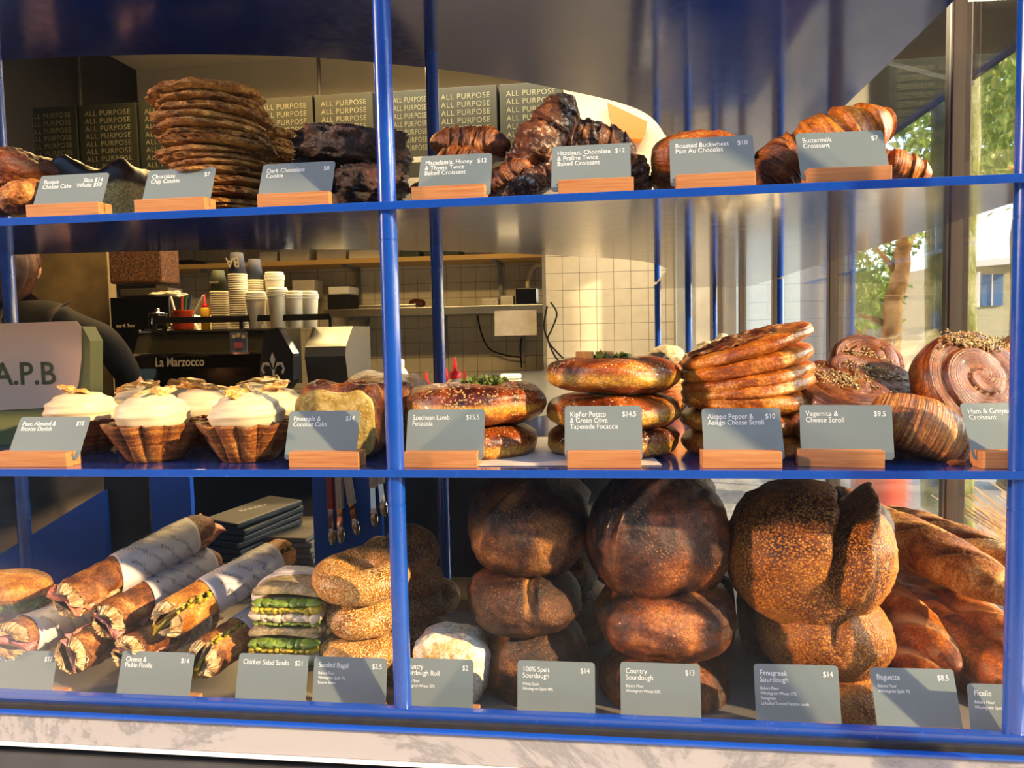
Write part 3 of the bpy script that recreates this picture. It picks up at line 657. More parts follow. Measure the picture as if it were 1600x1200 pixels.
# shelf contents at the back
def sb(px0, px1, h, z, Y, d, mat, label, cat, name, bev=.006):
    a = sp(px0, z, Y).x; b = sp(px1, z, Y).x
    return one(name, MB().box((a, Y, z+.0005), (b, Y+d, z+h), bev), mat, label, cat)
tub = plain('pale_tub', 'cfc6b4', .4, var=.3, vs=12)
sb(405, 432, .07, ZK1, 4.0, .2, tub, 'pale tub on the upper kitchen shelf, leftmost', 'tub', 'food_tub'); sb(437, 482, .08, ZK1, 4.0, .2, tub, 'wide pale tub second along the upper kitchen shelf', 'tub', 'food_tub')
sb(495, 540, .08, ZK1, 4.0, .2, tub, 'pale tub on the upper kitchen shelf above the white cups', 'tub', 'food_tub'); sb(545, 597, .06, ZK1, 4.0, .2, cream2, 'cream carton on the upper kitchen shelf left of the front post', 'carton', 'carton')
sb(625, 655, .05, ZK1, 4.0, .2, green, 'dark green carton on the upper kitchen shelf right of the front post', 'carton', 'carton'); sb(663, 717, .05, ZK1, 4.0, .2, green, 'long dark green carton at the right of the upper kitchen shelf', 'carton', 'carton')
sb(250, 300, .035, ZK1, 4.0, .2, 'blackmat', 'flat black tray on the upper kitchen shelf, far left', 'tray', 'tray')
sb(457, 492, .11, at(470, 462, 3.9).z, 4.05, .15, tub, 'pale box on the back counter behind the white cups', 'box', 'carton')
sb(512, 545, .10, ZK2, 4.0, .2, 'blackmat', 'black microwave-like box on the lower kitchen shelf', 'box', 'appliance'); sb(513, 545, .05, ZK2+.101, 4.0, .2, white, 'white lid box on top of the black box', 'box', 'carton')
sb(560, 650, .025, ZK2, 3.95, .25, 'steel', 'shallow steel pan on the lower kitchen shelf', 'pan', 'baking_pan'); sb(806, 838, .105, ZK2, 3.95, .2, 'black', 'small black label printer on the lower kitchen shelf', 'printer', 'label_printer')
sb(752, 778, .045, ZK2, 3.95, .12, tub, 'left of two small bowls of white tubs on the lower shelf', 'bowl', 'small_bowl'); sb(782, 802, .06, ZK2, 3.95, .12, tub, 'small pale carton beside the black printer', 'carton', 'carton')
pz = sp(652, ZK2+.012, 4.05); o = link('bread_roll', blobmesh(.055, .05, .03, 3, .12), crust('dark_roll', [(.3, '3a1408'), (.7, '6b2c14')], 20), loc=pz+Vector((.0, 0, .018))); tag(o, 'dark brown roll on the lower kitchen shelf', 'bread')
# coiled hose/cable ring and paper notice, hanging cables
P = at(842, 447, 4.22); tag(one('cable_coil', MB().tube([P+Vector((.075*math.cos(t*.3), 0, .14*math.sin(t*.3))) for t in range(43)], .014, 10, True), cream2, 'cream looped hose on the tiled wall beside the printer', 'hose', smooth=True))
a = at(773, 525, 3.88); b = at(838, 484, 3.88); one('paper_notice', MB().box((a.x, 3.885, a.z), (b.x, 3.888, b.z)), plain('white_notice', 'd9d2cc', .7, var=.3, vs=20), 'white paper notice taped under the lower kitchen shelf', 'notice')
for i, (pts, lab) in enumerate(((((745, 485), (752, 520), (765, 545), (790, 555), (812, 558)), 'thin black cable sagging left of the paper notice'), (((815, 528), (813, 545), (815, 575)), 'short black cable under the paper notice'), (((855, 478), (850, 510), (858, 535), (870, 550), (880, 560)), 'black cable hanging at the tiled corner'), (((860, 472), (870, 490), (862, 515), (856, 530), (866, 555), (874, 565)), 'looped grey cable at the tiled corner'))):
    Y = 3.70 if pts[0][0] > 850 else 4.25
    C_ = [at(a, b, Y) for a, b in pts]
    out = []
    for j in range(len(C_)-1):
        p0_, p1_, p2_, p3_ = C_[max(j-1, 0)], C_[j], C_[j+1], C_[min(j+2, len(C_)-1)]
        for s_ in range(5):
            t_ = s_/5; out.append(.5*((2*p1_)+(p2_-p0_)*t_+(2*p0_-5*p1_+4*p2_-p3_)*t_*t_+(3*p1_-p0_-3*p2_+p3_)*t_**3))
    one('cable', MB().tube(out+[C_[-1]], .0055, 6), 'blackmat', lab, 'cable', smooth=True)
# squeeze bottles and knife on the prep bench
redp = plain('red_nozzle', 'd81c2c', .3); whp = plain('milky_plastic', 'd9cdb0', .35)
for i, (px, Y, sc, rd, lab) in enumerate(((622, 1.15, 1.35, 0, 'large milky bottle with a pale cap behind the front post'), (644, 1.05, .75, 1, 'small red-tipped bottle just right of the front post'), (699, 1.25, .85, 1, 'red-tipped squeeze bottle right of the second blue post'), (713, 1.15, 1.05, 1, 'red-nozzled squeeze bottle behind the lamb focaccia'), (727, 1.28, .8, 1, 'red-tipped squeeze bottle, rightmost of the bench bottles'), (668, 1.2, .8, 1, 'red-tipped squeeze bottle left of the second blue post'))):
    P = sp(px, 1.1305, Y); t = thing('squeeze_bottle', lab, 'bottle', P, group='squeeze bottles on the prep bench'); s_ = sc
    MB().lathe([(.030*s_, 0), (.032*s_, .02), (.031*s_, .075*s_), (.018*s_, .10*s_), (.013*s_, .105*s_)], 20).build('bottle', whp, t, smooth=True)
    MB().lathe([(.016*s_, .104*s_), (.016*s_, .118*s_), (.006*s_, .124*s_), (.003*s_, .155*s_), (.001, .156*s_)], 16).build('nozzle', redp if rd else whp, t, smooth=True)
P = at(782, 576, 2.9); P.z = 1.1305; t = thing('kitchen_knife', 'knife with a white handle lying on the prep bench', 'knife', P)
MB().box((.0, -.02, 0.002), (.10, .02, .026), .008).build('handle', white, t); MB().box((-.22, -.02, .004), (.0, .02, .008)).build('blade', 'steel', t)
# ================================================================ PRICE CARDS
def price_card(c0, c1, b0, b1, zs, title, price, label, sub=None, Y=.014, rz=0, h=.056, lean=24, ts=.0084):
    """card px extents at its foot, block px extents, shelf height"""
    W_ = (sp(c1, zs, Y+.012).x-sp(c0, zs, Y+.012).x); bw = (sp(b1, zs, Y).x-sp(b0, zs, Y).x)
    bc = sp((b0+b1)/2, zs, Y); cx = sp((c0+c1)/2, zs, Y+.012).x-bc.x
    t = thing('price_card', label, 'price card', bc, (0, 0, R(rz)), 'grey price cards in beech blocks')
    MB().box((-bw/2, 0, 0), (bw/2, .0105, .018), .0008).box((-bw/2, .0135, 0), (bw/2, .026, .018), .0008).box((-bw/2+.001, .0100, 0), (bw/2-.001, .014, .008)).build('block', 'beech', t)
    mt = Matrix.Translation((cx, .012, .0075)) @ Matrix.Rotation(R(-lean), 4, 'X')
    bm = bmesh.new(); r_ = .004; pts = []
    for (x, z, a0) in ((W_/2-r_, h-r_, 0), (-W_/2+r_, h-r_, 90), (-W_/2+r_, r_, 180), (W_/2-r_, r_, 270)):
        for k in range(5): a = R(a0+k*22.5); pts.append((x+r_*math.cos(a), z+r_*math.sin(a)))
    n = len(pts); vs = [Vector((x, -.0004, z)) for x, z in pts]+[Vector((x, .0004, z)) for x, z in pts]
    bm.free(); mb = MB().add([mt@v for v in vs], [tuple(range(n))[::-1], tuple(range(n, 2*n))]+[(i, (i+1) % n, n+(i+1) % n, n+i) for i in range(n)])
    mb.build('card', 'card', t)
    X90 = Matrix.Rotation(PI/2, 4, 'X'); L = []
    L.append((textmesh(title, ts, 'LEFT', .0001, 1.0, .84), mt @ Matrix.Translation((-W_/2+.006, -.0006, h-.0125)) @ X90))
    if price: L.append((textmesh(price, ts, 'RIGHT', .0001, 1.0, .84), mt @ Matrix.Translation((W_/2-.006, -.0006, h-.0125)) @ X90))
    if sub: L.append((textmesh(sub, .0047, 'LEFT', .0001, 1.0, 1.15), mt @ Matrix.Translation((-W_/2+.006, -.0006, h-.0135-(title.count('\n')+1)*ts*.86)) @ X90))
    joinmesh(L).build('lettering', 'ink', t); return t
PC = price_card
PC(48, 156, 41, 154, ZU, 'Basque\nCheese Cake', 'Slice $14\nWhole $59', 'grey price card for the basque cheesecake, leftmost on the upper shelf')
PC(219, 326, 210, 320, ZU, 'Chocolate\nChip Cookie', '$7', 'grey price card in front of the tall chocolate chip cookie stack')
PC(401, 516, 402, 514, ZU, 'Dark Chocolate\nCookie', '$8', 'grey price card in front of the dark chocolate cookies')
PC(652, 766, 642, 757, ZU, 'Macadamia, Honey\n& Thyme Twice\nBaked Croissant', '$12', 'grey price card for the macadamia and honey croissants')
PC(861, 986, 872, 990, ZU, 'Hazelnut, Chocolate\n& Praline Twice\nBaked Croissant', '$12', 'grey price card for the hazelnut and praline croissants', h=.06)
PC(1047, 1180, 1056, 1180, ZU, 'Roasted Buckwheat\nPain Au Chocolat', '$10', 'grey price card for the buckwheat pain au chocolat', rz=-2, h=.062)
PC(1252, 1394, 1262, 1395, ZU, 'Buttermilk\nCroissant', '$7', 'grey price card in front of the large buttermilk croissant', rz=3, h=.060)
PC(10, 122, -12, 104, ZM, 'Pear, Almond &\nRicotta Danish', '$15', 'grey price card left of the cream tarts', h=.058, lean=30)
PC(444, 556, 451, 560, ZM, 'Pineapple &\nCoconut Cake', '$14', 'grey price card in front of the pineapple loaf cake', h=.060, lean=22)
PC(633, 755, 630, 745, ZM, 'Szechuan Lamb\nFocaccia', '$15.5', 'grey price card in front of the sesame lamb focaccia', h=.060, lean=20)
PC(882, 1004, 886, 1002, ZM, 'Kipfler Potato\n& Green Olive\nTapenade Focaccia', '$14.5', 'grey price card in front of the three stacked potato focaccias', h=.062, lean=18)
PC(1100, 1226, 1097, 1222, ZM, 'Aleppo Pepper &\nAsiago Cheese Scroll', '$10', 'grey price card in front of the leaning scroll stack', h=.060, lean=25)
PC(1250, 1392, 1248, 1380, ZM, 'Vegemite &\nCheese Scroll', '$9.5', 'grey price card in front of the seeded vegemite scrolls', rz=-7, h=.060, lean=17, Y=.020)
PC(1520, 1660, 1533, 1660, ZM, 'Ham & Gruyere\nCroissant', '$12', 'grey price card at the right end of the middle shelf', rz=2, h=.066, lean=30)
FL = 'Bakers Flour\nWholegrain '
PC(-46, 78, -44, 90, ZB, 'Ham & Gruyere\nFicelle', '$17', 'grey price card at the left end of the lowest shelf', h=.058, lean=20, Y=.016)
PC(180, 294, 196, 300, ZB, 'Cheese &\nPickle Ficelle', '$14', 'grey price card for the cheese and pickle rolls', h=.062, lean=20, Y=.016)
PC(366, 476, 375, 484, ZB, 'Chicken Salad Sando', '$21', 'grey price card in front of the cut chicken salad sandwiches', h=.064, lean=18, Y=.016)
PC(487, 602, 496, 596, ZB, 'Seeded Bagel', '$3.5', 'grey price card in front of the seeded bagels', FL+'Spelt 7%\nSesame Seeds', h=.064, lean=14, Y=.016)
PC(620, 738, 628, 745, ZB, 'Country\nSourdough Roll', '$2', 'grey price card in front of the pale floury roll', FL+'Wheat 32%', h=.066, lean=14, Y=.016)
PC(808, 930, 804, 916, ZB, '100% Spelt\nSourdough', '$14', 'grey price card in front of the dark spelt sourdough stack', 'White Spelt\nWholegrain Spelt 48%', h=.068, lean=12, Y=.016)
PC(970, 1096, 975, 1090, ZB, 'Country\nSourdough', '$13', 'grey price card in front of the country sourdough stack', FL+'Wheat 32%', h=.070, lean=12, Y=.016)
PC(1182, 1316, 1190, 1310, ZB, 'Fenugreek\nSourdough', '$14', 'grey price card in front of the seeded fenugreek loaves', FL+'Wheat 17%\nFenugreek\nUnhulled Toasted Sesame Seeds', rz=1, h=.072, lean=14, Y=.018)
PC(1372, 1508, 1385, 1512, ZB, 'Baguette', '$8.5', 'grey price card in front of the baguettes', FL+'Spelt 7%', rz=2, h=.072, lean=24, Y=.016)
PC(1517, 1650, 1525, 1650, ZB, 'Ficelle', '', 'grey price card at the right end of the lowest shelf, cut by the frame', FL+'Spelt 7%', h=.062, lean=12, Y=.010)

# ================================================================ BAKED GOODS
cookie_m = crust('cookie_dough', [(.25, '5e3212'), (.45, '966030'), (.62, 'b9803c'), (.8, 'd09c58')], 55, 8, .55, .4, .9, 160, .002)
dark_m = crust('dark_chocolate_dough', [(.3, '100604'), (.55, '2a100a'), (.75, '4a1c10')], 40, 8, .42, .5, .9, 130, .002)
def fitloc(cx, cy, Y):
    P = at(cx, cy, Y); return P, mpp(P)
# --- chocolate chip cookies: tall stack and a lower one behind
def cookiemesh(r_, h_, seed):
    return blobmesh(r_, r_, h_, seed, .10, 3.5, 1, .55, fine=.035, ffreq=26, nu=72, nv=16)
CK = [cookiemesh(.069, .0078, s) for s in range(5)]
for me in CK: me.materials.append(cookie_m)
base = sp(345, ZU, .12); rnd = random.Random(4); kk = mpp(base)
ytop = [123, 131, 141, 153, 166, 180, 194, 209, 224, 239, 254, 268, 281, 293, 304, 314]
words = ['topmost', 'second', 'third', 'fourth', 'fifth', 'sixth', 'seventh', 'eighth', 'ninth', 'tenth', 'eleventh', 'twelfth', 'thirteenth', 'fourteenth', 'fifteenth', 'lowest']
N = 16; hgt = at(338, 128, .06).z-ZU; stp = (hgt)/(N)
for i in range(N):
    z = ZU+stp*(i+.5); o = bpy.data.objects.new('chocolate_chip_cookie', CK[i % 5]); COL.objects.link(o)
    dx = (-.006 if i > 11 else 0)+rnd.uniform(-.007, .007)+( .004 if i < 5 else 0)
    o.location = (base.x+dx, base.y+rnd.uniform(-.006, .006), z); o.rotation_euler = (R(rnd.uniform(-3, 3)), R(rnd.uniform(-4, 4)+(2 if i > 12 else 0)), rnd.random()*6); o.scale = (1+rnd.uniform(-.05, .04), 1, stp/2/.0078*1.12)
    tag(o, 'rough brown chocolate chip cookie, %s from the top of the tall stack' % words[N-1-i] if 0 < i < N-1 else ('topmost' if i else 'lowest')+' chocolate chip cookie of the tall stack', 'cookie', 'chocolate chip cookies in the tall stack')
base = sp(418, ZU, .275); hgt = at(418, 194, .22).z-ZU
for i in range(10):
    z = ZU+hgt/10*(i+.5); o = bpy.data.objects.new('chocolate_chip_cookie', CK[(i+2) % 5]); COL.objects.link(o)
    o.location = (base.x+rnd.uniform(-.006, .006), base.y, z); o.rotation_euler = (R(rnd.uniform(-3, 3)), R(rnd.uniform(-4, 4)), rnd.random()*6); o.scale = (1, 1, hgt/20/.0078*1.12)
    tag(o, '%s cookie of the lower stack behind the dark chocolate cookies' % (['lowest', 'ninth highest', 'eighth highest', 'seventh highest', 'sixth highest', 'fifth highest', 'fourth highest', 'third highest', 'second highest', 'topmost'][i]), 'cookie', 'chocolate chip cookies in the lower stack')
def blob(name, cx, cy, w, h, Y, d, mat, label, cat, seed=0, rot=(0, 0, 0), group=None, amp=.08, freq=3, ex=1, ez=.85, flat=None, fine=.02, ffreq=16, crease=None, nu=64, nv=36, depth=None):
    P, k = fitloc(cx, cy, Y); me = blobmesh(w*k/2, d/2, h*k/2, seed, amp, freq, ex, ez, flat, fine, ffreq, crease, nu, nv)
    return tag(link(name, me, mat, None, P, tuple(R(a) for a in rot)), label, cat, group)
ck = dict(amp=.16, freq=4, ez=.7, fine=.07, ffreq=20, crease=[(2.4, .1, .12, .22), (.5, -.3, .1, .15)])
gd = 'thick dark chocolate cookies'
blob('dark_chocolate_cookie', 552, 238, 172, 62, .135, .135, dark_m, 'topmost dark chocolate cookie, cracked and widest', 'cookie', 1, (0, 4, 0), gd, **ck)
blob('dark_chocolate_cookie', 580, 288, 108, 56, .115, .10, dark_m, 'dark chocolate cookie under the widest one, beside the front post', 'cookie', 2, (0, 0, 0), gd, **ck)
blob('dark_chocolate_cookie', 575, 316, 104, 26, .112, .10, dark_m, 'lowest dark chocolate cookie, on the shelf by its price card', 'cookie', 3, (0, 0, 0), gd, **ck)
blob('dark_chocolate_cookie', 500, 283, 84, 58, .16, .12, dark_m, 'dark chocolate cookie in shadow behind its price card', 'cookie', 4, (0, 0, 0), gd, **ck)
blob('dark_chocolate_cookie', 500, 316, 84, 30, .15, .12, dark_m, 'lowest dark cookie hidden behind the price card', 'cookie', 5, (0, 0, 0), gd, **ck)
# --- far left buns and basque cheesecake
bun_m = crust('glazed_bun', [(.25, '5a2408'), (.5, 'a05c1e'), (.7, 'd8944a')], 40, 8, .45, .5, .9, 120, .0018)
buntop = crust('sugar_topped_bun', [(.25, '3c1608'), (.5, '6e3114'), (.72, '9b5526')], 30, 7, .4, .5, .8, 150, .001, dust=('d9b58c', 60, .56, .5))
gb = 'browned filled pastries at the far left'
blob('filled_bun', 8, 266, 128, 70, .10, .10, buntop, 'sugar crusted brown bun at the far left edge of the upper shelf', 'bun', 1, (0, 8, 0), gb, amp=.12, fine=.06, ffreq=22, crease=[(1.3, .0, .1, .1)])
blob('filled_bun', 84, 272, 70, 44, .14, .09, buntop, 'small browned bun behind the cheesecake price card', 'bun', 2, (0, 10, 0), gb, amp=.12, fine=.06, ffreq=22)
blob('filled_bun', 40, 308, 76, 44, .06, .06, bun_m, 'golden glazed bun left of the cheesecake price card', 'bun', 3, (0, -18, 0), gb, amp=.12, fine=.06, ffreq=22)
blob('filled_bun', -6, 318, 50, 36, .08, .06, dark_m, 'dark bun base at the far left edge, touching the shelf', 'bun', 6, (0, 0, 0), gb, amp=.12, fine=.06, ffreq=22)
def wavydisc(r_, h_, seed, topamp, side=.02, nu=72, nv=30):
    def fn(n_, th, ph):
        sp_h = math.sin(ph); q = Vector((math.cos(th)*spow(sp_h, .25), math.sin(th)*spow(sp_h, .25), spow(math.cos(ph), .3)))
        k = 1+side*nz((math.cos(th)*1.5, math.sin(th)*1.5, q.z), 2, seed)+side*.5*nz((math.cos(th*1)*5, math.sin(th)*5, 0), 1, seed)
        z = q.z*h_/2
        if q.z > 0: z += topamp*(nz((q.x, q.y, 0), 2.2, seed)+.4*nz((q.x, q.y, 0), 6, seed))*q.z
        return Vector((q.x*r_*k, q.y*r_*k, z+h_/2))
    return sphere_mesh(fn, nu, nv)
bq = crust('burnt_cheesecake', [(.3, '1e0e08'), (.6, '341a0e'), (.8, '5a3420')], 30, 7, .35, .5, .4, 90, .001, band=(-.01, .072, 'b8a458', .012, .008, 'd4c078'))
P = sp(160, ZU, .20); tag(link('basque_cheesecake', wavydisc(.085, .098, 3, .018, .04), bq, None, P), 'dark topped pale basque cheesecake with a wavy rim', 'cheesecake')
P = sp(640, ZU, .30); t = thing('pale_cup', 'pale yellow cup just right of the front post on the upper shelf', 'cup', P); k = mpp(P)
MB().lathe([(.010, 0), (.0125, .028), (.0155, .029), (.0165, .037), (.0175, .040), (.017, .046), (.015, .047), (.001, .046)], 24).build('cup', plain('warm_white_cup', 'f0dc98', .4, var=0), t, smooth=True)
# --- croissants
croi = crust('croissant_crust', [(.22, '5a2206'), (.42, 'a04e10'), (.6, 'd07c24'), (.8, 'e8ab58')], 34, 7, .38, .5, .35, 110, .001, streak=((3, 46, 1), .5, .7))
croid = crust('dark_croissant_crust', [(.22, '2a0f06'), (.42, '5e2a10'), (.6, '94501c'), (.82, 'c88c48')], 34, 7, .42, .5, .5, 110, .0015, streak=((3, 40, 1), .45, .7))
croip = crust('praline_crust', [(.22, '180806'), (.42, '3c180e'), (.62, '78401c'), (.82, 'b87838')], 38, 7, .5, .4, .9, 130, .002, dust=('e8dccb', 26, .52, .75), streak=((3, 36, 1), .3, .5))
def croissantmesh(L, r_, bend=1.2, seg=6, seed=0, flat=.85, tip=.25, amp=.05, nu=40, nv=96, step=.14):
    vs = []; us = []
    Rr = L/bend if bend else 1e6
    for i in range(nv+1):
        t = i/nv; a = (t-.5)*bend
        c = Vector((Rr*math.sin(a), Rr*(1-math.cos(a)), 0)) if bend else Vector(((t-.5)*L, 0, 0)); tx = Vector((math.cos(a), math.sin(a), 0)); nx = Vector((-math.sin(a), math.cos(a), 0))
        env = max(0, math.sin(PI*t))**.55*(1-tip)+tip*max(0, math.sin(PI*t))**.25
        s_ = abs(t-.5)*2*seg/2; fr_ = s_-math.floor(s_); st = 1+step*(.5-fr_) if s_ > .5 else 1+step*.5-step*.1
        rr = r_*env*st
        for j in range(nu+1):
            b = 2*PI*(j % nu)/nu; p_ = Vector((t*5, math.cos(b), math.sin(b)))
            q = rr*(1+amp*fr(p_, .9, seed)+.018*nz((t*60, math.cos(b)*.8, math.sin(b)*.8), 1, seed))
            z = math.sin(b)*q*flat
            if z < -r_*.55: z = -r_*.55+(z+r_*.55)*.25
            vs.append(c+nx*(math.cos(b)*q)+Vector((0, 0, z))); us.append((j/nu, t))
    fs = [(i*(nu+1)+j, i*(nu+1)+j+1, (i+1)*(nu+1)+j+1, (i+1)*(nu+1)+j) for i in range(nv) for j in range(nu)]
    me = mesh(vs, fs, us); bm = bmesh.new(); bm.from_mesh(me); bmesh.ops.remove_doubles(bm, verts=bm.verts, dist=1e-6); bmesh.ops.recalc_face_normals(bm, faces=bm.faces); bm.to_mesh(me); bm.free(); return me
def croissant(cx, cy, Y, L, r_, mat, label, rot=(0, 0, 0), name='croissant', cat='croissant', group=None, **k):
    P = at(cx, cy, Y); return tag(link(name, croissantmesh(L, r_, **k), mat, None, P, tuple(R(a) for a in rot)), label, cat, group)
gm = 'macadamia twice baked croissants'
croissant(736, 230, .15, .105, .031, croid, 'browned nut croissant on top of the macadamia pile', (12, -4, 180), group=gm, bend=1.5, seed=1, amp=.15)
croissant(716, 264, .10, .085, .031, croid, 'glossy croissant just above the macadamia price card', (0, 4, 175), group=gm, bend=1.0, seed=2, amp=.12)
croissant(786, 285, .10, .085, .021, croid, 'croissant end sticking out right of the macadamia price card', (0, 28, 160), group=gm, bend=.6, seed=3, amp=.12)
croissant(700, 296, .14, .10, .022, croid, 'lowest macadamia croissant behind the pile', (0, 0, 10), group=gm, bend=.6, seed=4, amp=.12)
gh = 'praline dusted dark croissants'
croissant(845, 232, .14, .150, .042, croip, 'tall sugar dusted praline croissant standing on its end', (0, -58, 0), group=gh, bend=.5, seed=5, amp=.22, step=.2)
croissant(925, 226, .17, .115, .034, croip, 'praline croissant with white sugar above its price card', (10, 12, 0), group=gh, bend=.8, seed=6, amp=.22)
croissant(915, 216, .24, .10, .028, croip, 'knobbly praline croissant behind the sugar dusted one', (0, 20, 10), group=gh, bend=.6, seed=7, amp=.3)
croissant(985, 276, .12, .07, .026, croip, 'dark praline croissant end right of its price card', (0, 60, 0), group=gh, bend=.3, seed=8, amp=.25)
croissant(838, 286, .09, .09, .022, croip, 'sugar dusted croissant flat on the shelf left of the praline card', (0, -25, 10), group=gh, bend=.3, seed=9, amp=.2)
gp = 'buckwheat pains au chocolat'
paum = crust('pain_au_chocolat_crust', [(.22, '4a1a08'), (.42, '8c3e12'), (.6, 'b8682a'), (.8, 'd89a58')], 30, 7, .4, .5, .4, 110, .001, streak=((26, 3, 1), .5, .6))
croissant(1095, 248, .115, .118, .038, paum, 'upper pain au chocolat behind its price card', (0, 2, 0), 'pain_au_chocolat', 'pastry', gp, bend=0, seg=2, seed=11, tip=.8, amp=.06, step=.03)
croissant(1092, 276, .135, .118, .026, paum, 'lower pain au chocolat in shadow under the other one', (0, 0, 0), 'pain_au_chocolat', 'pastry', gp, bend=0, seg=2, seed=12, tip=.8, amp=.06, step=.03)
gc = 'orange gold buttermilk croissants'
croissant(1288, 236, .10, .168, .045, croi, 'large buttermilk croissant reaching up to the right above its price card', (-14, -26, -8), group=gc, bend=1.0, seed=13, amp=.06, step=.22, tip=.15, seg=7)
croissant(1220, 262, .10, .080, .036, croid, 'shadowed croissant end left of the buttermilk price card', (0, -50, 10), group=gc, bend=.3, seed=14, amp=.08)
croissant(1398, 262, .14, .085, .0225, croi, 'croissant tip low at the right of the buttermilk price card', (0, 14, -4), group=gc, bend=.5, seed=15, amp=.06, step=.2)

# ================================================================ MIDDLE SHELF
# branded box
bagm = plain('olive_card', '7c7d4c', .6, .3, var=.1); bagf = plain('pale_pink_card', 'f5caa6', .5, .4, var=.06)
BP = sp(60, ZM, .20); tb = thing('takeaway_box', 'pale takeaway box with dark olive letters at the left edge of the middle shelf', 'box', BP)
bx_ = lambda px, Y=.20: sp(px, ZM+.08, Y).x-BP.x
bz_ = lambda py, Y=.20: at(60, py, Y).z-ZM
f = [(bx_(-70), bz_(505)), (bx_(126), bz_(503)), (bx_(133), bz_(512)), (bx_(131), bz_(560)), (bx_(124), bz_(600)), (bx_(112), bz_(628)), (bx_(60), bz_(638)), (bx_(-70), bz_(643))]
n = len(f); mb = MB().add([(x, -.001, z) for x, z in f]+[(x, .0, z) for x, z in f], [tuple(range(n)), tuple(range(n, 2*n))[::-1]]+[(i, n+i, n+(i+1) % n, (i+1) % n) for i in range(n)])
fp = mb.build('front_label', bagf, tb)
joinmesh([(textmesh('A.P.B', .047, 'LEFT', .0002, 1.15, bold=.0006), Matrix.Translation((bx_(-7), -.0016, bz_(600))) @ Matrix.Rotation(PI/2, 4, 'X'))]).build('lettering', plain('olive_ink', '5c5a2c', .6, var=0), fp)
o2 = [(bx_(-70), 0), (bx_(112), 0), (bx_(138), .04), (bx_(145), bz_(535)), (bx_(134), bz_(512)), (bx_(128), bz_(512)), (bx_(-70), bz_(512))]
n = len(o2); MB().add([(x, .0005, z+.0005) for x, z in o2]+[(x-.004, .035, z+.0005) for x, z in o2], [tuple(range(n)), tuple(range(n, 2*n))[::-1]]+[(i, n+i, n+(i+1) % n, (i+1) % n) for i in range(n)]).build('box_body', bagm, tb)
# cream tarts
shell_m = crust('laminated_tart_shell', [(.22, '3a1808'), (.45, '7a3e16'), (.65, 'a86a30'), (.85, 'cf9a58')], 40, 7, .5, .4, .5, 110, .0015, streak=((2, 22, 1), .55, .9))
cream_m = plain('whipped_ricotta_cream', 'cfc09c', .5, .4, var=.05, vs=20)
wafer_m = crust('caramel_wafer', [(.3, 'c98a3c'), (.6, 'e6b468'), (.8, 'f3d69c')], 50, 5, .3, .5, .4, 90, .001)
herb_m = plain('rosemary_green', '3b4a26', .6)
def maketart(label, seed=0):
    t = thing('cream_tart', label, 'tart', group='ricotta cream tarts'); NU = 96; prof = [(.030, 0), (.034, .002), (.041, .018), (.048, .034), (.054, .044), (.0555, .048), (.050, .047), (.046, .036), (.001, .034)]
    vs = []; us = []
    for i, (r_, z) in enumerate(prof):
        for j in range(NU+1):
            a = 2*PI*(j % NU)/NU; fl_ = (abs(math.cos(a*6))**.5-.55)*.24*min(1, z/.012) if r_ > .002 else 0
            rr = r_*(1+fl_+.03*nz((math.cos(a)*3, math.sin(a)*3, z*40), 1, seed)); vs.append((rr*math.cos(a), rr*math.sin(a), z+.0025*nz((math.cos(a)*5, math.sin(a)*5, 0), 1, seed)*(z > .02))); us.append((j/NU, i/len(prof)))
    fs = [(i*(NU+1)+j, i*(NU+1)+j+1, (i+1)*(NU+1)+j+1, (i+1)*(NU+1)+j) for i in range(len(prof)-1) for j in range(NU)]
    link('shell', mesh(vs, fs, us), shell_m, t)
    def fn(n_, th, ph):
        q = Vector((n_.x, n_.y, spow(n_.z, 1))); k = 1+.035*math.sin(ph*15+th)*(n_.z > -.2)+.06*nz(n_, 1.6, seed)
        return Vector((q.x*.0455*k, q.y*.0455*k, q.z*.029*k))
    link('cream', sphere_mesh(fn, 48, 28), cream_m, t, (0, 0, .056))
    def wf(n_, th, ph): 
        k = 1+.35*nz(n_, 2.2, seed+3); return Vector((n_.x*.025*k, n_.y*.016*k, spow(n_.z, .5)*.0032+.006*nz((n_.x, n_.y, 0), 2.4, seed)))
    link('wafer', sphere_mesh(wf, 36, 14), wafer_m, t, (-.004, .006, .0845), (R(14), R(-8), seed), ).scale = (1.25, 1.2, 1)
    lf = MB(); lf.tube([(.0, -.02, 0), (.004, -.012, .008), (.012, -.004, .013), (.018, .002, .013)], [.0004, .0014, .0014, .0003], 6); lf.build('rosemary_leaf', herb_m, t, (-.006+.004*math.sin(seed), -.012, .072), (0, 0, seed*1.3), smooth=True)
    return t
tl = [(244, .075, 'front cream tart left of centre, in front row', 0), (390, .075, 'front row cream tart next to the pineapple cake card', 1.1), (132, .135, 'cream tart behind the pear danish price card', 2.0), (226, .205, 'cream tart directly behind the left front tart', .5), (326, .195, 'cream tart in the second row between the two front tarts', 1.6), (425, .185, 'cream tart in the second row beside the loaf cake', 2.6), (290, .30, 'left cream tart of the back row', 3.0), (405, .295, 'right cream tart of the back row', 3.7)]
protos = []
for i, (px, Y, lab, sd) in enumerate(tl):
    P = sp(px, ZM, Y)
    if i < 3: t = maketart(lab, sd); protos.append(t); t.location = P; t.rotation_euler.z = sd*.4
    else: t = dup(protos[i % 3], P, (0, 0, sd*1.4), lab)
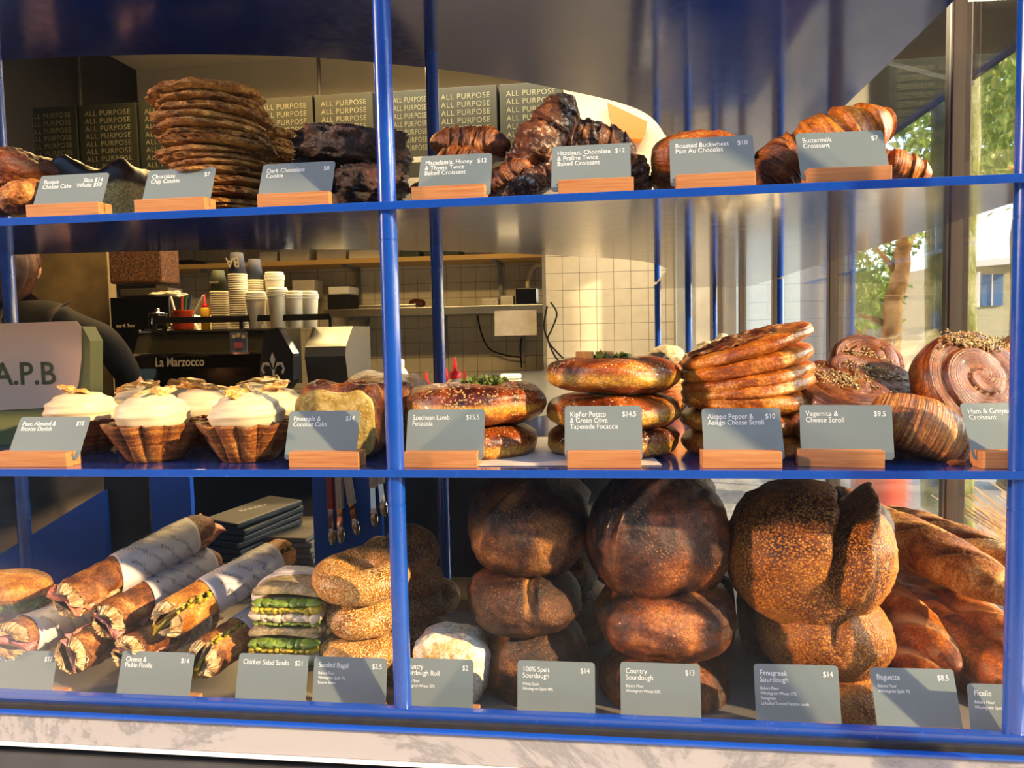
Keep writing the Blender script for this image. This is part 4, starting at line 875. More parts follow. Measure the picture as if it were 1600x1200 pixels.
# loaf cake
crumb_m = crust('pineapple_crumb', [(.25, 'a08040'), (.5, 'c0a45c'), (.75, 'd8c488')], 90, 8, .8, .2, .7, 260, .001, speck=(.75, 1.2))
caketop = crust('caramelised_cake_top', [(.25, '1c0a04'), (.48, '54240c'), (.68, '96541c'), (.85, 'c89848')], 34, 8, .3, .5, .9, 100, .002)
def loafcake(px0, px1, ytop, Y, d, label, crumbface):
    a = sp(px0, ZM, Y); b = sp(px1, ZM, Y); h_ = at((px0+px1)/2, ytop, Y).z-ZM; w = b.x-a.x
    t = thing('loaf_cake', label, 'cake', Vector(((a.x+b.x)/2, Y, ZM)))
    def fn(n_, th, ph):
        s_ = math.sin(ph); q = Vector((spow(math.cos(th), .32)*spow(s_, .4), spow(math.sin(th), .32)*spow(s_, .4), spow(math.cos(ph), .45)))
        k = 1+.03*fr(n_, 3, 7)
        return Vector((q.x*w/2*(.93+.07*(q.z+1)/2)*k, (q.y+1)*d/2, (q.z+1)*h_/2+max(0, q.z)*.010*nz((q.x, q.y, 0), 2.6, 4)))
    link('crust', sphere_mesh(fn, 72, 40), caketop, t)
    if crumbface:
        def fc(n_, th, ph):
            s_ = math.sin(ph); q = Vector((spow(math.cos(th), .3)*spow(s_, .4), spow(math.sin(th), .5), spow(math.cos(ph), .45)))
            return Vector((q.x*w/2*.95, q.y*.004-.0008*fr((q.x*3, 0, q.z*3), 2.5, 3)-.003, (q.z+1)*h_*.44+.003+(q.z > 0)*.005*nz((q.x, 0, 0), 4, 4)))
        link('cut_face', sphere_mesh(fc, 72, 40), crumb_m, t)
    return t
loafcake(462, 592, 602, .07, .06, 'cut pineapple coconut loaf cake showing its yellow crumb', True)
loafcake(530, 646, 588, .165, .13, 'dark crusted uncut loaf cake behind the cut one and the front post', False)
# focaccia
foc = crust('focaccia_crust', [(.25, '220a06'), (.42, '541e0c'), (.58, '8c3e16'), (.78, 'bf6c2a')], 22, 8, .3, .55, .6, 100, .0012, band=(-.013, .005, 'c07a1c', .012, .008, 'e0a840'), seeds=(360, 'd8b070', 'b08038', .22), coat=.15)
foc2 = crust('focaccia_crust_plain', [(.25, '3a1208'), (.42, '6e2c10'), (.58, 'a85420'), (.78, 'cf8038')], 20, 8, .3, .55, .6, 100, .0012, band=(-.015, .006, 'b87a20', .012, .008, 'dca83c'), seeds=(420, 'e8d0a0', 'd0b078', .07), coat=.15)
green_m = plain('green_herbs', '66752e', .6, .3, var=.8, vs=120); potato_m = plain('potato_slice', 'd09a50', .5, var=.3)
def focmesh(w, d, h_, seed, dip=.25):
    def fn(n_, th, ph):
        s_ = math.sin(ph); q = Vector((math.cos(th)*spow(s_, .62), math.sin(th)*spow(s_, .62), spow(math.cos(ph), .8)))
        k = 1+.05*nz(n_, 1.6, seed)+.02*nz(n_, 5, seed)
        rr = math.hypot(q.x, q.y); z = q.z*(1-(dip*math.exp(-(rr/.42)**2) if q.z > 0 else 0))*(1+.16*nz((q.x, q.y, 0), 2.3, seed)+.06*nz((q.x, q.y, 0), 6, seed))
        return Vector((q.x*w/2*k, q.y*d/2*k, z*h_/2))
    return sphere_mesh(fn, 80, 40)
def focaccia(cx, cy, w, h_, Y, d, mat, label, seed, rot=(0, 0, 0), top=None, dip=.3):
    P, k = fitloc(cx, cy, Y); t = thing('focaccia', label, 'focaccia', P, tuple(R(a) for a in rot), 'round filled focaccias')
    link('bread', focmesh(w*k, d, h_*k, seed, dip), mat, t); rn = random.Random(seed)
    if top:
        mb = MB()
        for i in range(top[1]):
            a = rn.random()*2*PI; r_ = top[2]*math.sqrt(rn.random()); p = Vector((top[3]+r_*math.cos(a), top[4]+r_*.7*math.sin(a), h_*k*.40+rn.random()*top[5])); s_ = .0045*(.6+rn.random())
            q = Euler((rn.random()*3, rn.random()*3, rn.random()*6)).to_matrix(); mb.add([p+q@Vector(v)*s_ for v in ((-1, 0, 0), (0, -.7, .3), (1, 0, 0), (0, .7, -.3), (0, 0, .5))], [(0, 1, 4), (1, 2, 4), (2, 3, 4), (3, 0, 4), (0, 3, 2, 1)])
        tag(mb.build('herb_topping', green_m, t), kind='stuff')
        if top[0]:
            mb = MB()
            for i in range(4): mb.box((top[3]-.045+i*.011, -.03+rn.random()*.01, h_*k*.42), (top[3]-.033+i*.011, -.02, h_*k*.42+.009), .001, Matrix.Rotation(rn.uniform(-.1, .1), 4, 'Z'))
            mb.build('potato_cubes', potato_m, t)
    return t
focaccia(741, 689, 200, 64, .13, .15, foc, 'lower sesame lamb focaccia behind its price card', 21)
focaccia(743, 628, 216, 70, .135, .165, foc, 'upper sesame lamb focaccia topped with chopped green herbs', 22, top=(0, 150, .030, .010, -.002, .007), dip=.45)
focaccia(958, 686, 204, 58, .13, .15, foc2, 'lowest of the three potato and olive focaccias', 23)
focaccia(957, 641, 208, 58, .13, .155, foc2, 'middle one of the three potato and olive focaccias', 24)
focaccia(957, 584, 208, 58, .132, .155, foc2, 'topmost potato focaccia with olive and potato pieces on it', 25, (0, 1, 0), top=(1, 60, .022, .000, -.02, .006), dip=.1)
a = sp(700, ZM, .02); b = sp(1035, ZM, .02)
pm = plain('baking_paper', 'd8d0c2', .7, var=.3, vs=30)
one('baking_paper', MB().add([(a.x, .024, ZM+.0006), (b.x, .030, ZM+.0006), (b.x-.03, .27, ZM+.0006), (a.x+.01, .26, ZM+.0006), (a.x, .024, ZM+.0011), (b.x, .030, ZM+.0011), (b.x-.03, .27, ZM+.0011), (a.x+.01, .26, ZM+.0011)], [(3, 2, 1, 0), (4, 5, 6, 7), (0, 1, 5, 4), (1, 2, 6, 5), (2, 3, 7, 6), (3, 0, 4, 7)]), pm, 'sheet of baking paper under the round focaccias', 'paper')
# flat scroll stack
scr = crust('scroll_crust', [(.22, '6a2a0a'), (.42, 'a8541a'), (.6, 'd0822e'), (.8, 'e8b060')], 30, 7, .35, .5, .5, 100, .0012, streak=((26, 2.5, 1), .45, .8), coat=.15)
scrc = crust('scroll_cheese_top', [(.22, '3a1408'), (.42, '6e2e14'), (.6, 'a46430'), (.8, 'dcc090')], 60, 8, .5, .4, 1.0, 120, .002)
sd_ = [(1168, 688, 200, 48, 0, 'lowest'), (1165, 655, 200, 40, 1, 'sixth from the top'), (1172, 622, 206, 44, 2, 'fifth from the top'), (1168, 607-4, 200, 36, -7, 'fourth from the top'), (1166, 588, 202, 34, -9, 'third from the top'), (1164, 568-2, 206, 36, -12, 'second from the top'), (1165, 541, 204, 34, -17, 'topmost')]
for i, (cx, cy, w, h_, tilt, wd) in enumerate(sd_[:]):
    P, k = fitloc(cx, cy, .14); t = thing('cheese_scroll', '%s flat cheese scroll of the tall leaning stack' % wd, 'scroll', P, (R(2), R(tilt), .3*i), 'flat cheese scrolls in the leaning stack')
    t.rotation_euler = Euler((R(2), R(tilt), 0)); 
    link('dough', focmesh(w*k, .15, h_*k, 50+i, .0), scr, t, (0, 0, 0))
    if i in (6, 2, 4):
        def fct(n_, th, ph): return Vector((n_.x*w*k*.33*(1+.3*nz(n_, 2, i)), n_.y*.055, n_.z*.004*(1+.5*nz(n_, 5, i))+.004*nz((n_.x*3, n_.y*3, 0), 2, i)))
        link('cheese_crust', sphere_mesh(fct, 60, 20), scrc, t, (-.01, -.01, h_*k*.44))
# seeded vegemite scrolls
veg = crust('vegemite_scroll_crust', [(.22, '34150a'), (.42, '683014'), (.6, '935022'), (.82, 'b97c40')], 30, 7, .33, .5, .4, 100, .001, streak=((1.5, 30, 1), .5, .8), coat=.2)
seedm = plain('mixed_seeds', 'b89c62', .5, .4, var=.9, vs=260)
def scrollmesh(r_, h_, turns, seed, lip=.12, nu=110, nv=46):
    vs = [Vector((0, 0, h_/2))]; us = [(0, 0)]
    for i in range(1, nv+1):
        t = i/nv
        for j in range(nu+1):
            th = 2*PI*(j % nu)/nu
            if t < .72: rr = t/.72*.93; zz = .5*(1-.35*rr**3)
            else: s_ = (t-.72)/.28*PI*.72; rr = .93+.07*math.sin(s_); zz = .5*(1-.35)*math.cos(s_)*1.0 if s_ < PI/2 else .5*.65*math.cos(s_)*1.3
            ph = turns*rr-th/(2*PI); f_ = ph-math.floor(ph)
            ridge = (f_**.6)*(1-f_)**.2*1.25-.5 if t < .72 else 0
            z = zz*h_+h_*lip*ridge*min(1, (t/.72)*4)*(1 if rr < .9 else max(0, (1-(rr-.9)/.1)))
            k = 1+.04*nz((math.cos(th), math.sin(th), 0), 1.4, seed)
            vs.append(Vector((rr*r_*k*math.cos(th), rr*r_*k*math.sin(th), z+.05*h_*nz((rr*math.cos(th), rr*math.sin(th), 0), 3, seed)))); us.append((th/(2*PI)*1.0, rr*1.3-th/(2*PI)*1.3/turns))
    fs = [(0, 1+j, 2+j) for j in range(nu)]+[(1+(i)*(nu+1)+j, 1+(i+1)*(nu+1)+j, 1+(i+1)*(nu+1)+j+1, 1+i*(nu+1)+j+1) for i in range(nv-1) for j in range(nu)]
    last = 1+(nv-1)*(nu+1); fs.append(tuple(last+j for j in range(nu))[::-1])
    return mesh(vs, fs, us)
def seedpatch(n, rx, ry, z, seed, s0=.0016):
    rn = random.Random(seed); mb = MB()
    for i in range(n):
        x = max(-rx, min(rx, rn.gauss(0, rx*.45))); y = max(-ry, min(ry, rn.gauss(0, ry*.45))); q = Euler((rn.random()*.8, rn.random()*.8, rn.random()*6)).to_matrix(); s_ = s0*(.6+.7*rn.random()); p = Vector((x, y, z(x, y)))
        mb.add([p+q@Vector(v)*s_ for v in ((-1.6, 0, 0), (0, -.9, 0), (1.6, 0, 0), (0, .9, 0), (0, 0, .8), (0, 0, -.8))], [(0, 1, 4), (1, 2, 4), (2, 3, 4), (3, 0, 4), (1, 0, 5), (2, 1, 5), (3, 2, 5), (0, 3, 5)])
    return mb
def scroll(cx, cy, Y, r_, h_, rot, label, seed, seeds=None, name='seeded_scroll', mat=veg, group='seeded brown pastry scrolls', turns=2.6):
    P = at(cx, cy, Y); t = thing(name, label, 'scroll', P, tuple(R(a) for a in rot), group); link('dough', scrollmesh(r_, h_, turns, seed), mat, t)
    if seeds: tag(seedpatch(seeds[0], seeds[1], seeds[2], lambda x, y: h_*.5*(1-.35*min(1, math.hypot(x, y)/r_)**3)+.0008, seed).build('seeds', seedm, t, (seeds[3], seeds[4], 0)), kind='stuff')
    return t
scroll(1352, 574, .22, .048, .040, (48, 10, 0), 'seeded scroll standing highest behind the others, before the window bars', 61, (170, .035, .022, 0, .0))
scroll(1362, 598, .17, .058, .034, (24, 12, 0), 'seeded scroll lying under the highest one', 62, (220, .045, .026, 0, .0))
scroll(1290, 606, .16, .050, .036, (26, -6, 0), 'seeded scroll half hidden beside the leaning stack', 63, (260, .038, .022, 0, .01))
scroll(1322, 622, .12, .062, .036, (22, 8, 0), 'wide seeded scroll in the middle of the pile', 64, (300, .048, .026, 0, .012))
scroll(1300, 650, .10, .056, .036, (24, 0, 0), 'seeded scroll just behind the vegemite price card', 65, (260, .042, .024, 0, .012))
scroll(1330, 688, .125, .058, .044, (8, 0, 0), 'lowest seeded scroll behind the vegemite price card', 66)
scroll(1412, 612, .19, .030, .028, (30, 20, 0), 'small seeded scroll end between the pile and the large scroll', 68, (60, .03, .02, 0, 0))
scroll(1512, 602, .135, .064, .055, (62, 8, 10), 'large glossy spiral scroll with seeds along its top, right of the window bar', 67, (260, .045, .012, 0, .045), turns=2.2)
hamc = crust('ham_croissant_crust', [(.2, '4a2210'), (.4, '8c4a1c'), (.58, 'c07e38'), (.8, 'e6b878')], 34, 7, .4, .5, .3, 100, .001, streak=((2, 60, 1), .75, 1.0), coat=.15)
croissant(1434, 672, .085, .125, .045, hamc, 'big striped savoury croissant in front of the large scroll', (-6, 22, -10), group='ham and gruyere croissants', bend=.5, seed=71, amp=.03, step=.02, tip=.35)
tag(seedpatch(150, .05, .025, lambda x, y: 0, 77).build('seed_topping', seedm, None, at(1405, 632, .085)), 'scattered seeds on top of the big striped croissant', 'seeds', kind='stuff')
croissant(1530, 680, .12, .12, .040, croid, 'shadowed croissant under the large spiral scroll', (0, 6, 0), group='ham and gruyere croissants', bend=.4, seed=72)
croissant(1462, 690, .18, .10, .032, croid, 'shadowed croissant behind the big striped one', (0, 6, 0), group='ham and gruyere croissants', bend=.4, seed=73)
P = at(1574, 553, .235); tag(link('baguette_end', blobmesh(.043, .018, .018, 3, .06, 3, 1, .8), croi, None, P, (0, R(-27), R(25))), 'golden baguette end sticking up at the right edge of the middle shelf', 'bread')
P = sp(1494, ZM+.003, .035); tag(link('pastry_crumb', blobmesh(.009, .005, .003, 3, .3, 3), croi, None, P), 'pastry crumb lying left of the last price card', 'crumb')
# items far back on the plate
for px, lab in ((1042, 'cream topped bun behind the tall focaccia stack'), (1105, 'cream topped bun behind the scroll stack')):
    P = sp(px, ZM, .60); P.z = at(px, 566, .60).z; t = thing('cream_bun', lab, 'bun', P, group='cream topped buns at the back'); P.z = ZM
    hh = t.location.z-ZM; link('bun', blobmesh(.045, .045, hh/2+.008, 3, .05), croi, t, (0, 0, -hh/2)); link('cream', blobmesh(.034, .034, .020, 5, .1), cream_m, t, (0, 0, .012))
P = sp(1145, ZM, 1.28)
rn = random.Random(3)
def crum(n_, th, ph):
    k = 1+.5*abs(nz(n_, 1.6, 4))+.35*nz(n_, 3.4, 9); return Vector((n_.x*.115*k, n_.y*.07*k, max(-.055, n_.z*.055*k*1.25)))
o = link('crumpled_paper', sphere_mesh(crum, 40, 24), plain('translucent_paper', 'ddd2b0', .5, var=.2), None, P+Vector((0, 0, .055)), smooth=False); tag(o, 'crumpled pale wrapping paper far back between the slim blue posts', 'paper')
# ================================================================ LOWEST SHELF
ham_m = plain('pink_ham', 'd98a7c', .4, .5, var=.5, vs=60); hamo = plain('smoked_orange_ham', 'e0805a', .4, .5, var=.5, vs=60)
crumbw = crust('open_white_crumb', [(.25, '9a6a38'), (.5, 'd8b27c'), (.75, 'efd9ae')], 70, 8, .8, .2, 1.0, 150, .002, speck=(.75, 1.2))
fic = crust('ficelle_crust', [(.25, '3c1a0a'), (.45, '6e3816'), (.62, 'a0622c'), (.82, 'd0a068')], 26, 8, .5, .4, .7, 130, .0015, dust=('d8bc90', 30, .6, .4))
ficg = crust('golden_ficelle_crust', [(.25, '7a3c12'), (.45, 'b06a22'), (.62, 'd08c38'), (.82, 'e8bc78')], 26, 8, .45, .4, .6, 130, .0015)
pickle = plain('yellow_pickle', 'c9b41e', .35, .5, var=.8, vs=90); greenf = plain('lettuce_green', '8a9c38', .5, .4, var=.8, vs=70)
wrapp = plain('printed_wrapping_paper', 'c9c4c6', .45, .4, var=.25, vs=25)
inkg = plain('slate_print', '5d6470', .6, var=0)
tw = textmesh('All Purpose', .0085, 'CENTER', 0, .9); tw2 = textmesh('Bakery', .0095, 'CENTER', 0, .9)
def frame3(d, up=Vector((0, 0, 1))):
    d = d.normalized(); s_ = d.cross(up).normalized(); u = s_.cross(d); return d, s_, u
def ficelle(p0, p1, label, r_=.026, w0=.28, w1=.82, crust_=fic, fill=ham_m, fcount=14, seed=0, roll=0, cheese=None, group='filled bread sticks wrapped in printed paper'):
    """two bread halves with filling between, a printed paper sleeve over the middle; p0 = front end, p1 = rear end"""
    L = (p1-p0).length; d, s_, u = frame3(p1-p0); t = thing('filled_ficelle', label, 'sandwich', p0, (0, 0, 0), group)
    rot = Matrix((d, s_, u)).transposed().to_4x4() @ Matrix.Rotation(R(roll), 4, 'X'); t.rotation_euler = rot.to_euler()
    rn = random.Random(seed)
    for half, nm in ((1, 'top_half'), (-1, 'bottom_half')):
        vs = []; us = []; NU = 24; NV = 60
        for i in range(NV+1):
            q = i/NV; end = min(1, (1-q)/.10)**.5 if q > .9 else 1; e0 = 1 if q > .02 else .93
            for j in range(NU+1):
                a = PI*j/NU; rr = r_*(1+.08*nz((q*6, a, seed), 1.3, half)+.05*nz((q*20, a*2, seed), 1, half))*e0
                y = math.cos(a)*rr*end; z = math.sin(a)*rr*.80*end+.004
                vs.append(Vector((q*L+.004*nz((0, y*60, z*60), 1, seed)*(q < .02), y, half*z))); us.append((a/PI, q))
        fs = [(i*(NU+1)+j, i*(NU+1)+j+1, (i+1)*(NU+1)+j+1, (i+1)*(NU+1)+j) for i in range(NV) for j in range(NU)]
        k = len(vs)
        me = mesh(vs, fs, us); link(nm, me, crust_, t)
        # torn crumb face at the front end and along the cut
        mb = MB(); n = 26; rim = [Vector((-.002+.006*rn.random(), math.cos(PI*j/n)*r_*.95, half*(.004+math.sin(PI*j/n)*r_*.80*.95))) for j in range(n+1)]
        mid = [Vector((-.006-.006*rn.random(), v.y*.55, v.z*.55+half*.004)) for v in rim]; c = Vector((-.004, 0, half*.01))
        vv = rim+mid+[c]; ff = [(j, j+1, n+2+j, n+1+j) for j in range(n)]+[(n+1+j, n+2+j, 2*n+2) for j in range(n)]+[(0, n+1, 2*n+2, 2*n+1, n)]
        mb.add(vv, ff[:-1]); mb.box((.0, -r_*.92, half*.003), (L*.93, r_*.92, half*.0055)); mb.build('crumb', crumbw, t, smooth=False)
    mb = MB()
    for i in range(fcount):     # folded slices peeping out
        x = L*(.0+.36*rn.random()) if i < fcount*.7 else L*(.82+.12*rn.random()); sd = rn.choice((-1, 1)) if i % 3 else 1
        w = .020+.02*rn.random(); n = 8; pts = []
        ph = rn.random()*6; yy = sd*r_*(.75+.35*rn.random())
        for a in range(n+1):
            for b in range(4):
                pts.append(Vector((max(-.003-.002*b, x+(a/n-.5)*w*1.6), yy*(b/3)+.0015*math.sin(a*2+ph), (rn.random()-.5)*.001+.0045*math.sin(a*1.3+ph+b*.8)*(b/3+.3))))
        mb.add(pts, [(a*4+b, a*4+b+1, (a+1)*4+b+1, (a+1)*4+b) for a in range(n) for b in range(3)])
    o = mb.build('filling', fill, t, smooth=True); o.modifiers.new('s', 'SOLIDIFY').thickness = .0022
    if cheese:
        mb = MB(); 
        for i in range(70):
            x = L*.34*rn.random(); q = Euler((rn.random()*3, rn.random()*3, rn.random()*6)).to_matrix(); s2 = .006*(.5+rn.random()); p = Vector((x, rn.choice((-1, 1, 1))*r_*(.7+.4*rn.random()), (rn.random()-.5)*.011))
            mb.add([p+q@Vector(v)*s2 for v in ((-1, 0, 0), (0, -.6, .1), (1, 0, 0), (0, .6, .1), (0, 0, .5), (0, 0, -.5))], [(0, 1, 4), (1, 2, 4), (2, 3, 4), (3, 0, 4), (1, 0, 5), (2, 1, 5), (3, 2, 5), (0, 3, 5)])
        tag(mb.build('pickle_pieces', cheese, t, smooth=True), kind='stuff')
    R_ = r_*1.12; NU = 40; NV = 24; vs = []
    for i in range(NV+1):
        q = w0+(w1-w0)*i/NV
        for j in range(NU+1):
            a = 2*PI*(j % NU)/NU; sk = .10*math.cos(a)*(1 if i < NV/2 else .6)*(abs(i-NV/2)/(NV/2))
            rr = R_*(1+.05*nz((q*9, math.cos(a), math.sin(a)), 1.5, seed)+.02*nz((q*30, a*2, 0), 1, seed)); vs.append(Vector(((q+sk*.5)*L, math.cos(a)*rr, math.sin(a)*rr*.92)))
    fs = [(i*(NU+1)+j, i*(NU+1)+j+1, (i+1)*(NU+1)+j+1, (i+1)*(NU+1)+j) for i in range(NV) for j in range(NU)]
    o = link('paper_sleeve', mesh(vs, fs), wrapp, t); o.modifiers.new('s', 'SOLIDIFY').thickness = .0006
    mb = MB(); row = 0
    for a0 in range(0, 360, 42):
        row += 1
        for kx in range(4):
            q = w0+.08+(w1-w0-.14)*(kx+.5*(row % 2))/4
            me = tw if (row+kx) % 2 else tw2; V = []
            for v in me.vertices:
                c_, s2 = math.cos(.9), math.sin(.9); x = v.co.x*c_-v.co.y*s2; y = v.co.x*s2+v.co.y*c_; a = R(a0)+y/R_
                V.append(Vector((q*L+x, math.cos(a)*(R_*1.035+.0012), math.sin(a)*(R_*1.035*.92+.0012))))
            mb.add(V, [list(p.vertices) for p in me.polygons])
    mb.build('print', inkg, o)
    return t
F = lambda px, py, Y: at(px, py, Y)
ficelle(F(108, 938, .055), F(330, 818, .30), 'topmost ham roll in printed paper with its rear end high by the dark menus', seed=1, fill=hamo, roll=25)
ficelle(F(170, 972, .075), F(338, 872, .30), 'pink ham roll in printed paper lying second from the top', seed=2, fill=ham_m, roll=35, w1=.88)
ficelle(F(250, 1000, .12), F(352, 898, .33), 'mostly hidden wrapped roll whose dark tip shows behind the cheese roll', seed=3, fill=ham_m, w0=.2)
ficelle(F(262, 968, .060), F(455, 858, .28), 'cheese and yellow pickle roll with a golden front crust', seed=4, fill=pickle, crust_=ficg, cheese=pickle, roll=-35, r_=.027, fcount=8)
ficelle(F(318, 1030, .055), F(470, 930, .25), 'lower cheese and pickle roll with dark crust beside the chicken sandwiches', seed=5, fill=pickle, cheese=pickle, roll=-60, r_=.026, w0=.35, fcount=8)
ficelle(F(112, 1024, .050), F(262, 950, .26), 'lowest ham roll with a curled ham slice at its front', seed=6, fill=ham_m, roll=70, w0=.4, r_=.025)
ficelle(F(200, 1020, .055), F(330, 960, .26), 'short dark roll lying on the tray left of its cheese price card', seed=7, fill=ham_m, roll=20, w0=.4, r_=.023)
ficelle(F(18, 1002, .050), F(165, 945, .24), 'pink ham and orange cheese roll at the left edge of the lowest shelf', seed=8, fill=plain('bright_ham', 'e57f78', .4, .5, var=.5, vs=60), roll=10, w0=.12, r_=.027, fcount=22)
# round sandwich at far left
P = at(8, 938, .13); k = mpp(P); t = thing('round_sandwich', 'round bun sandwich with green leaves and cured meat at the left edge', 'sandwich', P, (0, 0, 0))
link('bun_top', blobmesh(.066, .05, .020, 4, .05, 2.5, 1, .8), ficg, t, (0, 0, .019)); link('bun_bottom', blobmesh(.066, .05, .016, 5, .05, 2.5, 1, .8), crumbw, t, (0, 0, -.028))
rn = random.Random(8)
def ruffle(w, d, z0, z1, n, seed, rows=3):
    mb = MB(); r2 = random.Random(seed)
    for i in range(n):
        a = 2*PI*r2.random(); p = Vector((math.cos(a)*w, math.sin(a)*d, z0+(z1-z0)*r2.random())); s_ = .010*(.6+.8*r2.random()); q = Euler((r2.random()*3, r2.random()*3, r2.random()*6)).to_matrix()
        mb.add([p+q@Vector(v)*s_ for v in ((-1, 0, .2), (-.3, -.6, 0), (.6, -.4, .3), (1, .2, 0), (.2, .7, .25), (0, 0, -.2))], [(0, 1, 5), (1, 2, 5), (2, 3, 5), (3, 4, 5), (4, 0, 5)])
    return mb
tag(ruffle(.058, .042, -.004, .008, 120, 3).build('leaves', greenf, t, smooth=True), kind='stuff'); link('cured_meat', blobmesh(.066, .049, .009, 8, .12, 6), plain('cured_meat', '8a4a3c', .4, var=.6, vs=60), t, (0, 0, -.010))
# cut chicken sandwiches
sl = crust('brown_slice_crumb', [(.3, '8a7a5c'), (.55, 'b09c78'), (.8, 'cbb896')], 60, 8, .85, .2, .9, 160, .0015, speck=(.75, 1.2))
chick = plain('shredded_chicken', 'd8c4a4', .5, var=.5, vs=60); cuc = plain('cucumber_green', '7f9a3a', .3, .5, var=.7, vs=70)
def slabm(w, d, h_, seed, dome=0):
    def fn(n_, th, ph):
        s_ = math.sin(ph); q = Vector((spow(math.cos(th), .3)*spow(s_, .35), spow(math.sin(th), .3)*spow(s_, .35), spow(math.cos(ph), .5)))
        return Vector((q.x*w/2*(1+.02*nz(n_, 3, seed)), q.y*d/2, q.z*h_/2+(dome*(1-q.x*q.x))))
    return sphere_mesh(fn, 64, 24)
def sando(cx, cy, w, h_, Y, label, seed):
    P, k = fitloc(cx, cy, Y); W_ = w*k; H = h_*k; d = .055; t = thing('chicken_sandwich', label, 'sandwich', P+Vector((0, d/2, 0)), group='chicken salad sandwiches')
    sl_ = [('bread_slice', H*.38, H*.20, sl, .006), ('bread_slice', -H*.38, H*.18, sl, -.001)]
    for nm, z, hh, m_, dm in sl_: link(nm, slabm(W_, d, hh, seed, dm), m_, t, (0, 0, z))
    r2 = random.Random(seed)
    def lumps(n, z, mat, nm, s0, fl=.7):
        mb = MB()
        for i in range(n):
            p = Vector((-W_*.44+W_*.88*(i+.5)/n, -d*.40, z+H*.03*(r2.random()-.5))); me = blobmesh(s0*(.8+.5*r2.random()), .012, s0*fl*(.7+.5*r2.random()), seed*10+i, .3, 3, nu=16, nv=10)
            mb.add([v.co+p for v in me.vertices], [list(q.vertices) for q in me.polygons])
        mb.build(nm, mat, t, smooth=True)
    lumps(7, H*.20, cuc, 'cucumber_slices', .010, .55); lumps(10, H*.07, pickle, 'yellow_pickle', .0075); lumps(9, -H*.10, chick, 'chicken_filling', .0095); lumps(10, -H*.22, greenf, 'leaf_layer', .0065, .4)
    link('inner_filling', slabm(W_*.93, d*.9, H*.55, seed), chick, t)
    return t
sando(446, 958, 118, 74, .062, 'upper half of the chicken sandwich with green and yellow filling', 31)
sando(440, 1020, 118, 66, .062, 'lower half of the chicken sandwich just above its price card', 32)
P = at(462, 925, .13)
def wrapf(n_, th, ph):
    k = 1+.10*nz(n_, 2, 5)+.03*nz(n_, 6, 5); return Vector((spow(n_.x, .8)*.052*k, n_.y*.05*k, max(-.03, n_.z*.032*k)))
o = link('wrapping_paper', sphere_mesh(wrapf, 48, 28), wrapp, None, P, (0, 0, 0)); tag(o, 'folded printed paper bundle behind the chicken sandwiches', 'wrapped sandwich')
mb = MB()
for i, (x, y, a) in enumerate(((-.03, -.02, .5), (-.01, -.03, .2), (.015, -.02, .6), (.0, .0, .4), (.03, 0, .3))):
    me = (tw, tw2)[i % 2]; mb.add([Matrix.Rotation(a, 3, 'Z')@v.co+Vector((x, y, .0335)) for v in me.vertices], [list(q.vertices) for q in me.polygons])
mb.build('print', inkg, o)
# bagels
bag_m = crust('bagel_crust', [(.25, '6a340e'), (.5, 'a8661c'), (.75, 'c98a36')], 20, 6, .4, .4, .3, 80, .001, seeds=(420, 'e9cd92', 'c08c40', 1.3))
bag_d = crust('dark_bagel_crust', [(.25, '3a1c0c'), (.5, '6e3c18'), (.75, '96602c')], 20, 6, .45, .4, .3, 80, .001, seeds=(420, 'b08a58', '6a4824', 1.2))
def bagelmesh(Rr, r_, seed, sq=.9):
    vs = []; us = []; NU = 72; NV = 36
    for i in range(NU+1):
        a = 2*PI*(i % NU)/NU; k = 1+.10*nz((math.cos(a), math.sin(a), 0), 1.3, seed)
        for j in range(NV+1):
            b = 2*PI*(j % NV)/NV; q = r_*k*(1+.03*nz((math.cos(a)*4, math.sin(a)*4, b), 1, seed)); rr = Rr+math.cos(b)*q
            vs.append(Vector((rr*math.cos(a), rr*math.sin(a), math.sin(b)*q*sq*(1+.10*nz((math.cos(a), math.sin(a), 3), 1.6, seed))))); us.append((i/NU, j/NV))
    fs = [(i*(NV+1)+j, (i+1)*(NV+1)+j, (i+1)*(NV+1)+j+1, i*(NV+1)+j+1) for i in range(NU) for j in range(NV)]
    me = mesh(vs, fs, us); bm = bmesh.new(); bm.from_mesh(me); bmesh.ops.remove_doubles(bm, verts=bm.verts, dist=1e-6); bm.to_mesh(me); bm.free(); return me
gb = 'sesame seeded bagels'
def bagel(cx, cy, w, h_, Y, label, seed, mat=bag_m, rot=(0, 0, 0)):
    P, k = fitloc(cx, cy, Y); W_ = w*k/2; r_ = min(h_*k/2, W_*.5)/.9; return tag(link('seeded_bagel', bagelmesh(W_-r_, r_, seed), mat, None, P, tuple(R(a) for a in rot)), label, 'bagel', gb)
bagel(566, 899, 152, 52, .105, 'golden seeded bagel topmost of the front bagel stack', 1, rot=(6, 0, 0))
bagel(566, 960, 112, 66, .098, 'golden seeded bagel in the middle of the front bagel stack', 2, rot=(3, 2, 0))
bagel(562, 1016, 122, 56, .095, 'golden seeded bagel lowest of the front bagel stack', 3)
bagel(590, 868, 68, 60, .19, 'left bagel of the rear pair above the front stack', 4, rot=(40, -20, 0))
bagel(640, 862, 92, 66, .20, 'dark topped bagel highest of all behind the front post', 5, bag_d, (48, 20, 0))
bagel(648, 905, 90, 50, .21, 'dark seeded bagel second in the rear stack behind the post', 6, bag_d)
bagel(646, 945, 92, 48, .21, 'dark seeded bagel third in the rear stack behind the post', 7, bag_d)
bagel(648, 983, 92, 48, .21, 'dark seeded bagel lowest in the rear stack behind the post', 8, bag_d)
bagel(690, 932, 60, 60, .34, 'small dark bagel standing behind the second blue post', 9, bag_d, (70, 0, 30))
